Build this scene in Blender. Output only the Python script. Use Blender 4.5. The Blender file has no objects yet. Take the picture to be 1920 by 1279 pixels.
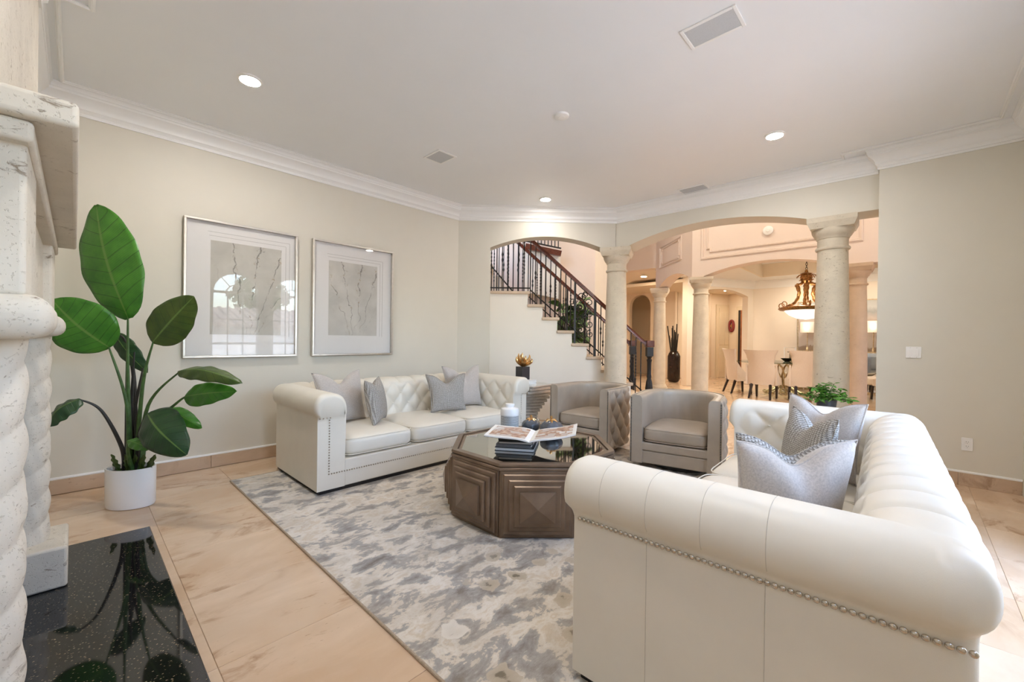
import bpy, bmesh, math, random
from mathutils import Vector, Matrix
random.seed(7)
PI = math.pi
sc = bpy.context.scene
COL = sc.collection

# ------------------------------------------------------------------ camera
F_PX, CAM_H = 782.156, 1.35
YAW, PITCH, ROLL = math.radians(43.664), math.radians(-0.202), math.radians(0.752)
FW = Vector((math.cos(YAW)*math.cos(PITCH), math.sin(YAW)*math.cos(PITCH), math.sin(PITCH)))
R0 = Vector((math.sin(YAW), -math.cos(YAW), 0)); U0 = R0.cross(FW)
RT = R0*math.cos(ROLL) + U0*math.sin(ROLL); UP = U0*math.cos(ROLL) - R0*math.sin(ROLL)
cam = bpy.data.cameras.new('camera'); cam_ob = bpy.data.objects.new('camera', cam); COL.objects.link(cam_ob)
cam.sensor_width = 36; cam.lens = F_PX/1920*36; cam.clip_start = .02; cam.clip_end = 200
M = Matrix((RT, UP, -FW)).transposed().to_4x4(); M.translation = (0, 0, CAM_H); cam_ob.matrix_world = M
sc.camera = cam_ob
F0 = Vector((math.cos(YAW), math.sin(YAW), 0))
def at(px, py, D):
    """measured photo point at distance D along the view axis -> room coordinates"""
    return Vector((0, 0, CAM_H)) + (FW + RT*((px-960)/F_PX) + UP*((639.5-py)/F_PX))*D
def vp(px, D, z):
    p = Vector((0, 0, 0)) + F0*D + R0*((px-960)/F_PX*D); p.z = z; return p

# ------------------------------------------------------------------ world, sun, exposure
w = bpy.data.worlds.new('sky'); sc.world = w; w.use_nodes = True
nt = w.node_tree; nt.nodes.clear()
sky = nt.nodes.new('ShaderNodeTexSky'); sky.sky_type = 'NISHITA'; sky.sun_disc = False
sky.sun_elevation = math.radians(52); sky.sun_rotation = math.radians(60); sky.air_density = 1.0; sky.dust_density = 2.0; sky.ozone_density = 1.0
bg = nt.nodes.new('ShaderNodeBackground'); bg.inputs['Strength'].default_value = 1.95
wo = nt.nodes.new('ShaderNodeOutputWorld')
nt.links.new(sky.outputs[0], bg.inputs[0]); nt.links.new(bg.outputs[0], wo.inputs[0])
sun = bpy.data.lights.new('sun', 'SUN'); sun.energy = 6.0; sun.angle = math.radians(.6); sun.color = (1, .95, .88)
sun_ob = bpy.data.objects.new('sun', sun); COL.objects.link(sun_ob); sun_ob.rotation_euler = (math.radians(38), 0, math.radians(205))
def portal(name, loc, rot, sx, sy):
    l = bpy.data.lights.new(name, 'AREA'); l.shape = 'RECTANGLE'; l.size = sx; l.size_y = sy; l.cycles.is_portal = True
    o = bpy.data.objects.new(name, l); COL.objects.link(o); o.location = loc; o.rotation_euler = rot
portal('window_portal', (2.28, -1.02, 1.5), (math.radians(90), 0, 0), 3.9, 2.8)
portal('foyer_portal', (7.75, -3.24, 1.95), (math.radians(90), 0, 0), 1.4, 2.2)
vs = sc.view_settings; vs.view_transform = 'Standard'; vs.look = 'None'; vs.exposure = 1.3; vs.gamma = 1.0; vs.use_curve_mapping = False
cy = sc.cycles; cy.max_bounces = 14; cy.diffuse_bounces = 8; cy.glossy_bounces = 5; cy.transmission_bounces = 8; cy.transparent_max_bounces = 12
cy.sample_clamp_indirect = 6.0; cy.caustics_reflective = False; cy.caustics_refractive = False; cy.use_denoising = True

# ------------------------------------------------------------------ materials
MATS = {}
class NT:
    def __init__(s, name):
        m = bpy.data.materials.new(name); m.use_nodes = True; s.m = m; s.t = m.node_tree; s.n = s.t.nodes
        s.b = s.n['Principled BSDF']; MATS[name] = m
    def new(s, typ, **kw):
        n = s.n.new(typ)
        for k, v in kw.items():
            if hasattr(n, k): setattr(n, k, v)
            else: n.inputs[k].default_value = v
        return n
    def ln(s, a, b): s.t.links.new(a, b)
    def co(s, kind='Object', scale=(1, 1, 1), rnd=False):
        tc = s.new('ShaderNodeTexCoord'); mp = s.new('ShaderNodeMapping'); mp.inputs['Scale'].default_value = scale
        if kind == 'World':
            g = s.new('ShaderNodeNewGeometry'); src = g.outputs['Position']
        else: src = tc.outputs[kind]
        s.ln(src, mp.inputs['Vector'])
        if rnd:
            oi = s.new('ShaderNodeObjectInfo'); vm = s.new('ShaderNodeVectorMath', operation='SCALE'); vm.inputs[0].default_value = (7.3, 11.1, 3.7)
            s.ln(oi.outputs['Random'], vm.inputs['Scale']); s.ln(vm.outputs[0], mp.inputs['Location'])
        return mp.outputs[0]
    def noise(s, vec, scale=5, detail=4, rough=.55, dist=0):
        n = s.new('ShaderNodeTexNoise'); n.inputs['Scale'].default_value = scale; n.inputs['Detail'].default_value = detail
        n.inputs['Roughness'].default_value = rough; n.inputs['Distortion'].default_value = dist; s.ln(vec, n.inputs['Vector']); return n.outputs['Fac']
    def ramp(s, fac, stops, interp='LINEAR'):
        r = s.new('ShaderNodeValToRGB'); r.color_ramp.interpolation = interp
        e = r.color_ramp.elements
        while len(e) < len(stops): e.new(.5)
        for el, (p, c) in zip(e, stops):
            el.position = p; el.color = (c if len(c) == 4 else (*c, 1)) if not isinstance(c, (int, float)) else (c, c, c, 1)
        s.ln(fac, r.inputs[0]); return r.outputs[0]
    def mix(s, fac, a, b, blend='MIX'):
        m = s.new('ShaderNodeMix', data_type='RGBA', blend_type=blend)
        for i, v in ((0, fac), (6, a), (7, b)):
            if hasattr(v, 'is_linked') or hasattr(v, 'links'): s.ln(v, m.inputs[i])
            else: m.inputs[i].default_value = v if isinstance(v, (int, float)) else (*v, 1) if len(v) == 3 else v
        return m.outputs[2]
    def math(s, op, a, b=0.0, c=None):
        m = s.new('ShaderNodeMath', operation=op)
        for i, v in ((0, a), (1, b), (2, c)):
            if v is None: continue
            if hasattr(v, 'links'): s.ln(v, m.inputs[i])
            else: m.inputs[i].default_value = v
        return m.outputs[0]
    def bump(s, h, strength=.2, dist=.01):
        b = s.new('ShaderNodeBump'); b.inputs['Strength'].default_value = strength; b.inputs['Distance'].default_value = dist
        s.ln(h, b.inputs['Height']); s.ln(b.outputs[0], s.b.inputs['Normal'])
    def set(s, col=None, rough=None, metal=None, **kw):
        I = s.b.inputs
        if col is not None:
            if hasattr(col, 'links'): s.ln(col, I['Base Color'])
            else: I['Base Color'].default_value = (*col, 1)
        if rough is not None:
            if hasattr(rough, 'links'): s.ln(rough, I['Roughness'])
            else: I['Roughness'].default_value = rough
        if metal is not None: I['Metallic'].default_value = metal
        for k, v in kw.items():
            k = k.replace('_', ' ')
            if hasattr(v, 'links'): s.ln(v, I[k])
            else: I[k].default_value = v
        return s.m
def simple(name, col, rough=.5, metal=0, nscale=40, amt=.06, bump=0, bscale=200, bdist=.002, **kw):
    """flat colour with a little procedural mottling and fine relief"""
    t = NT(name); v = t.co('Object'); n = t.noise(v, nscale, 3)
    c = t.ramp(n, [(.3, tuple(x*(1-amt) for x in col)), (.7, tuple(min(1, x*(1+amt)) for x in col))])
    if bump: t.bump(t.noise(v, bscale, 2), bump, bdist)
    return t.set(c, rough, metal, **kw)

simple('paint_wall', (.66, .625, .54), .6, nscale=3, amt=.012, bump=.05, bscale=300)
simple('paint_foyer', (.74, .635, .56), .6, nscale=3, amt=.012)
simple('paint_stair', (.80, .76, .68), .6, nscale=3, amt=.012)
simple('paint_hall', (.78, .68, .54), .55, nscale=3, amt=.012)
simple('paint_dining', (.78, .70, .60), .6, nscale=3, amt=.012)
simple('paint_ceiling', (.79, .80, .815), .33, nscale=2, amt=.01)
simple('paint_trim', (.82, .815, .80), .35, nscale=2, amt=.01)
simple('plastic_white', (.82, .81, .79), .35, nscale=10, amt=.01)
simple('plastic_dark', (.03, .03, .03), .4)
simple('grille_grey', (.52, .53, .54), .6, nscale=400, amt=.15)
simple('ceramic_white', (.86, .85, .84), .22, nscale=5, amt=.01)
simple('leather_white', (.755, .71, .62), .42, nscale=6, amt=.02, bump=.12, bscale=420, bdist=.0015)
simple('leather_greige', (.40, .335, .265), .34, nscale=4, amt=.10, bump=.12, bscale=260, bdist=.0015)
simple('stitch_beige', (.55, .51, .44), .7)
simple('velvet_grey', (.48, .435, .40), .75, nscale=130, amt=.16, bump=.25, bscale=500, bdist=.002, Sheen_Weight=.35)
simple('iron_black', (.018, .016, .015), .42, metal=.3, nscale=60, amt=.4, bump=.15, bscale=120)
simple('plinth_dark', (.015, .013, .013), .35)
simple('nickel', (.62, .57, .50), .25, metal=1, nscale=60, amt=.05)
simple('frame_silver', (.62, .58, .52), .32, metal=.85, nscale=30, amt=.06)
simple('gold', (.62, .38, .16), .28, metal=1, nscale=30, amt=.2)
simple('gold_aged', (.34, .17, .06), .38, metal=.85, nscale=22, amt=.55)
simple('gold_pale', (.62, .50, .33), .3, metal=.9, nscale=22, amt=.25)
simple('mat_board', (.80, .785, .77), .8, nscale=60, amt=.015)
simple('pencil_line', (.42, .40, .38), .8)
simple('fabric_ivory', (.66, .575, .49), .8, nscale=90, amt=.06, bump=.1, bscale=400, bdist=.001, Sheen_Weight=.2)
simple('paper', (.84, .82, .79), .6, nscale=20, amt=.02)
simple('book_dark', (.035, .037, .042), .4)
simple('book_grey', (.20, .20, .21), .5)
simple('glazed_grey', (.11, .12, .14), .15, nscale=9, amt=.5)
simple('black_box', (.035, .035, .04), .35)
simple('pot_charcoal', (.05, .055, .07), .4)
simple('soil', (.03, .022, .016), .9, nscale=60, amt=.5, bump=.8, bscale=80, bdist=.01)
simple('stem_green', (.055, .12, .03), .45, nscale=20, amt=.3)
simple('stem_dark', (.02, .018, .015), .5, nscale=20, amt=.3)
simple('shrub_leaf', (.10, .30, .035), .45, nscale=12, amt=.5)
simple('fiddle_leaf', (.10, .20, .05), .45, nscale=12, amt=.4)
simple('brown_glaze', (.022, .012, .010), .22, nscale=6, amt=.3)
simple('door_cream', (.70, .60, .44), .45, nscale=5, amt=.02)
simple('wood_red', (.30, .12, .05), .35, nscale=8, amt=.3)
simple('wreath_red', (.22, .03, .03), .6, nscale=60, amt=.5)
simple('leg_espresso', (.018, .010, .008), .3)
simple('stucco', (.78, .77, .75), .8, nscale=8, amt=.04)
simple('roof_tile', (.30, .24, .21), .8, nscale=3, amt=.35)
simple('ground_paving', (.55, .52, .48), .8, nscale=2, amt=.1)
simple('tree_crown', (.05, .10, .03), .8, nscale=4, amt=.6)
simple('grout', (.50, .40, .30), .7)

def m_mahogany():
    t = NT('mahogany'); v = t.co('Object', (2, 2, 2)); n = t.noise(v, 14, 5, .6, 1.5)
    t.set(t.ramp(n, [(.25, (.05, .012, .008)), (.75, (.17, .045, .025))]), .22)
m_mahogany()
def m_travertine(name, a, b, vein, rough, rnd=True, gloss_var=.1):
    t = NT(name); v = t.co('World', (1, 1, 1), rnd)
    v2 = t.co('World', (.8, 1.7, 1.7), rnd)
    n1 = t.noise(v2, 2.0, 5, .6, .6); n2 = t.noise(v, 1.1, 4, .6)
    c = t.mix(t.ramp(n2, [(.3, 0), (.7, 1)]), a, b)
    c = t.mix(t.math('MULTIPLY', t.ramp(n1, [(.45, 0), (.70, 1)]), .45), c, tuple(min(1, x*1.2+.03) for x in b))
    vn = t.noise(v2, 2.6, 8, .68, 1.2)
    vm = t.ramp(vn, [(.36, 1), (.47, .0)])
    patch = t.ramp(t.noise(v, 1.7, 3), [(.44, 0), (.58, 1)])
    c = t.mix(t.math('MULTIPLY', t.math('MULTIPLY', vm, patch), .8), c, vein)
    pits = t.ramp(t.noise(t.co('World', (10, 26, 26), rnd), 2.2, 4), [(.27, 1), (.33, 0)])
    c = t.mix(t.math('MULTIPLY', t.math('MULTIPLY', pits, patch), .7), c, tuple(x*.55 for x in vein))
    oi = t.new('ShaderNodeObjectInfo')
    c = t.mix(t.math('MULTIPLY', oi.outputs['Random'], .14 if rnd else 0), c, tuple(x*.78 for x in a))
    t.set(c, t.math('MULTIPLY_ADD', n1, gloss_var, rough))
m_travertine('travertine', (.60, .405, .255), (.68, .525, .385), (.33, .18, .09), .09)
m_travertine('travertine_base', (.46, .325, .215), (.58, .44, .32), (.26, .15, .08), .28)
m_travertine('travertine_stair', (.52, .40, .28), (.60, .48, .36), (.36, .24, .15), .4)
def m_coral(name, base, pit, scale=1.0, amt=.9):
    t = NT(name); v = t.co('World'); n = t.noise(v, 5*scale, 5)
    c = t.ramp(n, [(.3, tuple(x*.86 for x in base)), (.7, base)])
    vv = t.co('World', (1, 1, 2.2))
    p = t.noise(vv, 17*scale, 7, .72, .9); pm = t.ramp(p, [(.335, 1), (.40, 0)])
    sp = t.ramp(t.noise(v, 3.5*scale, 3), [(.36, 0), (.54, 1)])
    fine = t.ramp(t.noise(v, 120*scale, 2), [(.30, 1), (.38, 0)])
    msk = t.math('MULTIPLY', t.math('MAXIMUM', t.math('MULTIPLY', pm, sp), t.math('MULTIPLY', fine, .22)), amt)
    c = t.mix(msk, c, pit)
    h = t.math('SUBTRACT', t.math('MULTIPLY', n, .6), msk); t.bump(h, .5, .012)
    t.set(c, .7)
m_coral('coral_stone', (.69, .635, .545), (.25, .18, .12))
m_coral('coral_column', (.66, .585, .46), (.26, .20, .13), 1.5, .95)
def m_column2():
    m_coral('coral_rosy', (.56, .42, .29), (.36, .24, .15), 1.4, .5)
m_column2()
def m_granite():
    t = NT('granite_black'); v = t.co('World', (1, 2.2, 1)); vo = t.new('ShaderNodeTexVoronoi'); vo.inputs['Scale'].default_value = 58
    t.ln(v, vo.inputs['Vector']); f = t.ramp(vo.outputs['Distance'], [(.14, 1), (.22, 0)])
    k = t.ramp(t.noise(t.co('World'), 55, 2), [(.44, 0), (.54, 1)])
    t.set(t.mix(t.math('MULTIPLY', f, k), (.008, .008, .009), (.42, .32, .19)), .045, Specular_IOR_Level=.75)
m_granite()
def m_rug():
    t = NT('rug_pile'); v = t.co('Object', (.8, 1.25, 1)); vr = t.co('Object')
    ns = t.noise(v, 26, 4, .7); n3 = t.noise(vr, .9, 2)
    n1 = t.noise(v, 6.2, 7, .62, .35); n1 = t.math('MULTIPLY_ADD', t.math('SUBTRACT', ns, .5), .16, n1)
    n1 = t.math('MULTIPLY_ADD', t.math('SUBTRACT', n3, .5), .18, n1)
    n2 = t.noise(v, 9, 5, .6, .4); n4 = t.noise(t.co('Object', (7, 46, 1)), 2.6, 4, .7)
    base = t.ramp(n1, [(.29, (.18, .155, .13)), (.37, (.26, .235, .215)), (.43, (.345, .325, .305)), (.472, (.385, .365, .345)), (.480, (.60, .53, .44)), (.55, (.70, .655, .59)), (.63, (.60, .51, .40)), (.70, (.70, .66, .61)), (.78, (.46, .42, .37))])
    tone = t.ramp(t.noise(v, 4.1, 5, .6), [(.44, 0), (.56, 1)])
    base = t.mix(t.math('MULTIPLY', tone, .28), base, (.36, .31, .25))
    tc = t.new('ShaderNodeTexCoord'); sp = t.new('ShaderNodeSeparateXYZ'); t.ln(tc.outputs['Object'], sp.inputs[0])
    zone = t.math('ADD', t.math('MULTIPLY_ADD', sp.outputs['Y'], -.45, .40), t.math('MULTIPLY', t.math('SUBTRACT', n3, .5), .9))
    zm = t.ramp(zone, [(.38, 0), (.62, 1)])
    vo = t.new('ShaderNodeTexVoronoi'); vo.inputs['Scale'].default_value = 5.2; vo.inputs['Randomness'].default_value = 1
    wob = t.new('ShaderNodeVectorMath', operation='ADD'); nz = t.new('ShaderNodeTexNoise'); nz.inputs['Scale'].default_value = 8; t.ln(vr, nz.inputs['Vector'])
    sc_ = t.new('ShaderNodeVectorMath', operation='SCALE'); sc_.inputs['Scale'].default_value = .12; t.ln(nz.outputs['Color'], sc_.inputs[0]); t.ln(vr, wob.inputs[0]); t.ln(sc_.outputs[0], wob.inputs[1]); t.ln(wob.outputs[0], vo.inputs['Vector'])
    d = t.math('ADD', vo.outputs['Distance'], t.math('MULTIPLY', t.math('SUBTRACT', ns, .5), .22))
    sc2 = t.new('ShaderNodeSeparateColor'); t.ln(vo.outputs['Color'], sc2.inputs[0])
    ringc = t.ramp(d, [(.0, (.15, .125, .085)), (.15, (.20, .17, .12)), (.18, (.43, .365, .28)), (.36, (.50, .43, .34))])
    pale = t.mix(t.ramp(sc2.outputs[1], [(.78, 0), (.80, 1)], 'CONSTANT'), ringc, t.ramp(d, [(.0, (.60, .55, .48)), (.3, (.68, .64, .58))]))
    pale = t.mix(t.ramp(sc2.outputs[2], [(.66, 0), (.68, 1)], 'CONSTANT'), pale, t.ramp(d, [(.0, (.16, .13, .09)), (.3, (.24, .20, .14))]))
    rm = t.math('MULTIPLY', t.ramp(d, [(.33, 1), (.36, 0)]), t.math('MULTIPLY', zm, t.ramp(sc2.outputs[0], [(.26, 0), (.28, 1)])))
    c = t.mix(rm, base, pale)
    st = t.ramp(n4, [(.62, 0), (.68, 1)]); c = t.mix(t.math('MULTIPLY', st, .45), c, (.66, .63, .58))
    sd = t.ramp(n4, [(.31, 1), (.36, 0)]); c = t.mix(t.math('MULTIPLY', sd, .45), c, (.17, .155, .14))
    t.bump(t.math('ADD', t.math('MULTIPLY', n1, 1.2), t.math('MULTIPLY', t.noise(vr, 260, 2), .5)), .5, .008)
    t.set(c, .95, Sheen_Weight=.15)
m_rug()
simple('rug_binding', (.42, .34, .26), .85, nscale=90, amt=.15)
def m_knit():
    t = NT('knit_grey'); v = t.co('Object')
    tc = t.new('ShaderNodeTexCoord'); sp = t.new('ShaderNodeSeparateXYZ'); t.ln(tc.outputs['Object'], sp.inputs[0])
    n = t.noise(v, 150, 2); jit = t.math('MULTIPLY', t.math('SUBTRACT', t.noise(v, 40, 2), .5), 1.6)
    # columns of chevron stitches
    colx = t.math('MULTIPLY', sp.outputs['X'], 400.0); a = t.math('ABSOLUTE', t.math('SINE', t.math('MULTIPLY', colx, .5)))
    row = t.math('SINE', t.math('ADD', t.math('ADD', t.math('MULTIPLY', sp.outputs['Z'], 560.0), t.math('MULTIPLY', a, 2.4)), jit))
    h = t.math('ADD', t.math('MULTIPLY', a, .55), t.math('MULTIPLY', row, .28)); hh = t.math('ADD', h, t.math('MULTIPLY', t.math('SUBTRACT', n, .5), 1.5))
    t.set(t.ramp(hh, [(.0, (.20, .18, .16)), (.30, (.33, .31, .285)), (.75, (.55, .53, .50))]), .9); t.bump(hh, .5, .005)
m_knit()
def m_bronze():
    t = NT('bronze_wood'); v = t.co('Object'); n = t.noise(v, 7, 2, .5); k = t.noise(v, 90, 2)
    c = t.mix(n, (.115, .066, .036), (.33, .24, .17)); c = t.mix(t.math('MULTIPLY', k, .25), c, (.12, .08, .05))
    t.set(c, .28, .45)
m_bronze()
simple('silver_leaf', (.66, .64, .60), .22, metal=.55, nscale=14, amt=.12)
simple('mirror', (.78, .78, .76), .03, metal=1, nscale=3, amt=.03)
simple('mirror_tint', (.50, .49, .45), .04, metal=1, nscale=3, amt=.05)
def m_glass(name, tint, ior=1.45, f=1.0):
    t = NT(name); t.n.remove(t.b); o = t.n['Material Output']
    tr = t.new('ShaderNodeBsdfTransparent'); tr.inputs[0].default_value = (*tint, 1)
    gl = t.new('ShaderNodeBsdfGlossy'); gl.inputs['Roughness'].default_value = .01
    lw = t.new('ShaderNodeLayerWeight'); lw.inputs[0].default_value = .5; mx = t.new('ShaderNodeMixShader')
    fr = t.math('MULTIPLY_ADD', t.math('POWER', lw.outputs['Facing'], 5.0), .9, .045*f)
    n = t.noise(t.co('Object'), 3, 1); t.ln(t.math('MULTIPLY', fr, t.math('MULTIPLY_ADD', n, .02, 1.0)), mx.inputs[0])
    t.ln(tr.outputs[0], mx.inputs[1]); t.ln(gl.outputs[0], mx.inputs[2]); t.ln(mx.outputs[0], o.inputs[0])
m_glass('glass_clear', (.97, .98, .98)); m_glass('glass_green', (.80, .90, .86)); m_glass('glass_picture', (.98, .98, .98), 1.5, .5)
def m_leaf(name, dark, light):
    t = NT(name); tc = t.new('ShaderNodeTexCoord'); sp = t.new('ShaderNodeSeparateXYZ'); t.ln(tc.outputs['UV'], sp.inputs[0])
    u, v = sp.outputs['X'], sp.outputs['Y']; a = t.math('ABSOLUTE', t.math('SUBTRACT', u, .5))
    mid = t.ramp(a, [(.012, 1), (.03, 0)])
    q = t.math('FRACT', t.math('MULTIPLY', t.math('SUBTRACT', v, t.math('MULTIPLY', a, .25)), 9.0))
    vein = t.ramp(t.math('ABSOLUTE', t.math('SUBTRACT', q, .5)), [(.02, 1), (.06, 0)])
    fine = t.math('FRACT', t.math('MULTIPLY', t.math('SUBTRACT', v, t.math('MULTIPLY', a, .25)), 60.0))
    n = t.noise(t.co('Object'), 9, 3)
    c = t.ramp(n, [(.3, dark), (.75, light)])
    c = t.mix(t.math('MULTIPLY', t.ramp(fine, [(.0, 0), (.5, 1), (1, 0)]), .25), c, tuple(x*.6 for x in dark))
    c = t.mix(t.math('MULTIPLY', vein, .55), c, tuple(x*.35 for x in dark))
    c = t.mix(t.math('MULTIPLY', mid, .6), c, (.18, .30, .07))
    t.bump(t.math('SUBTRACT', 1.0, t.math('ADD', vein, t.math('MULTIPLY', fine, .15))), .35, .004)
    t.set(c, .38)
m_leaf('leaf_bright', (.030, .15, .010), (.075, .27, .022)); m_leaf('leaf_deep', (.010, .045, .014), (.028, .085, .022)); m_leaf('leaf_olive', (.035, .075, .012), (.085, .13, .02))
def m_art(name, seed, base, warm, lean):
    t = NT(name); mp = t.new('ShaderNodeMapping'); tc = t.new('ShaderNodeTexCoord'); mp.inputs['Location'].default_value = (seed, seed*2, seed*3)
    t.ln(tc.outputs['Object'], mp.inputs[0]); v = mp.outputs[0]
    soft = t.noise(v, 3.0, 5, .6, .3); c = t.ramp(soft, [(.3, tuple(x*.84 for x in base)), (.7, tuple(min(1, x*1.12) for x in base))])
    sp = t.new('ShaderNodeSeparateXYZ'); t.ln(tc.outputs['Object'], sp.inputs[0]); X, Z = sp.outputs['X'], sp.outputs['Z']
    # twigs: a few wavering lines fanning out of a low point, broken up along their length
    wob = t.math('MULTIPLY', t.math('SUBTRACT', t.noise(v, 5, 4), .5), .22)
    az = t.math('ADD', Z, .62); ang = t.math('ADD', t.math('DIVIDE', t.math('ADD', t.math('SUBTRACT', X, .02), wob), az), lean)
    fan = t.math('ABSOLUTE', t.math('SUBTRACT', t.math('FRACT', t.math('MULTIPLY', ang, 4.5)), .5))
    tw = t.ramp(fan, [(.016, 1), (.042, 0)]); brk = t.ramp(t.noise(v, 9, 3), [(.42, 0), (.50, 1)]); lim = t.ramp(t.math('ABSOLUTE', ang), [(.30, 1), (.62, 0)])
    c = t.mix(t.math('MULTIPLY', t.math('MULTIPLY', t.math('MULTIPLY', tw, brk), lim), .75), c, (.16, .145, .13))
    near = t.ramp(fan, [(.05, 1), (.30, 0)])
    bl = t.ramp(t.noise(v, 24, 4, .65, .4), [(.60, 0), (.65, 1)]); c = t.mix(t.math('MULTIPLY', t.math('MULTIPLY', t.math('MULTIPLY', bl, near), lim), .7), c, warm)
    sk = t.ramp(t.noise(v, 44, 5, .7, .6), [(.60, 0), (.66, 1)]); c = t.mix(t.math('MULTIPLY', t.math('MULTIPLY', t.math('MULTIPLY', sk, near), lim), .65), c, (.17, .16, .15))
    t.set(c, .8)
m_art('art_branch', 1.3, (.56, .54, .49), (.34, .25, .15), -.22); m_art('art_bloom', 4.1, (.60, .58, .54), (.36, .26, .13), .05)
def m_abstract():
    t = NT('art_abstract'); v = t.co('Object', (1, 1, 1)); n = t.noise(v, 1.6, 6, .6, 1.2)
    tc = t.new('ShaderNodeTexCoord'); sp = t.new('ShaderNodeSeparateXYZ'); t.ln(tc.outputs['Object'], sp.inputs[0])
    z = t.math('ADD', sp.outputs['Z'], t.math('MULTIPLY', t.math('SUBTRACT', n, .5), .5))
    t.set(t.ramp(t.math('MULTIPLY_ADD', z, .62, .5), [(.0, (.36, .26, .18)), (.13, (.38, .29, .21)), (.16, (.66, .60, .55)), (.40, (.60, .52, .47)), (.50, (.50, .38, .30)), (.62, (.55, .48, .44)), (.72, (.36, .37, .37)), (.82, (.56, .57, .56)), (1, (.44, .45, .44))]), .5)
m_abstract()
def m_page():
    t = NT('page_print'); v = t.co('Object'); vo = t.new('ShaderNodeTexVoronoi', distance='CHEBYCHEV'); vo.inputs['Scale'].default_value = 17; t.ln(v, vo.inputs['Vector'])
    n = t.noise(v, 30, 4); c = t.ramp(n, [(.3, (.20, .08, .05)), (.5, (.45, .24, .14)), (.65, (.62, .50, .40))])
    sp = t.new('ShaderNodeSeparateColor'); t.ln(vo.outputs['Color'], sp.inputs[0])
    c = t.mix(t.ramp(sp.outputs[0], [(.62, 0), (.64, 1)], 'CONSTANT'), c, (.55, .48, .44))
    c = t.mix(t.ramp(sp.outputs[1], [(.86, 0), (.88, 1)], 'CONSTANT'), c, (.70, .68, .66))
    t.set(c, .35)
m_page()
def m_jar():
    t = NT('jar_lattice'); v = t.co('Object'); g = t.new('ShaderNodeTexBrick'); g.inputs['Scale'].default_value = 26; g.inputs['Mortar Size'].default_value = .06
    tc = t.new('ShaderNodeTexCoord'); sp = t.new('ShaderNodeSeparateXYZ'); t.ln(tc.outputs['Object'], sp.inputs[0])
    cb = t.new('ShaderNodeCombineXYZ'); an = t.math('ARCTAN2', sp.outputs['Y'], sp.outputs['X'])
    t.ln(t.math('MULTIPLY', an, .30), cb.inputs[0]); t.ln(t.math('MULTIPLY', sp.outputs['Z'], .8), cb.inputs[1]); t.ln(cb.outputs[0], g.inputs['Vector'])
    g.inputs['Color1'].default_value = (.74, .74, .73, 1); g.inputs['Color2'].default_value = (.66, .67, .67, 1); g.inputs['Mortar'].default_value = (.16, .17, .18, 1)
    t.set(g.outputs['Color'], .35)
m_jar()
def emit(name, col, s):
    t = NT(name); n = t.noise(t.co('Object'), 4, 1)
    t.set((.8, .8, .8), .5); t.b.inputs['Emission Color'].default_value = (*col, 1); t.ln(t.math('MULTIPLY_ADD', n, .02*s, s), t.b.inputs['Emission Strength'])
emit('lamp_lens', (1, .95, .88), 5); emit('bowl_glow', (1, .93, .82), .55); emit('shade_glow', (1, .74, .45), .16)

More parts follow.
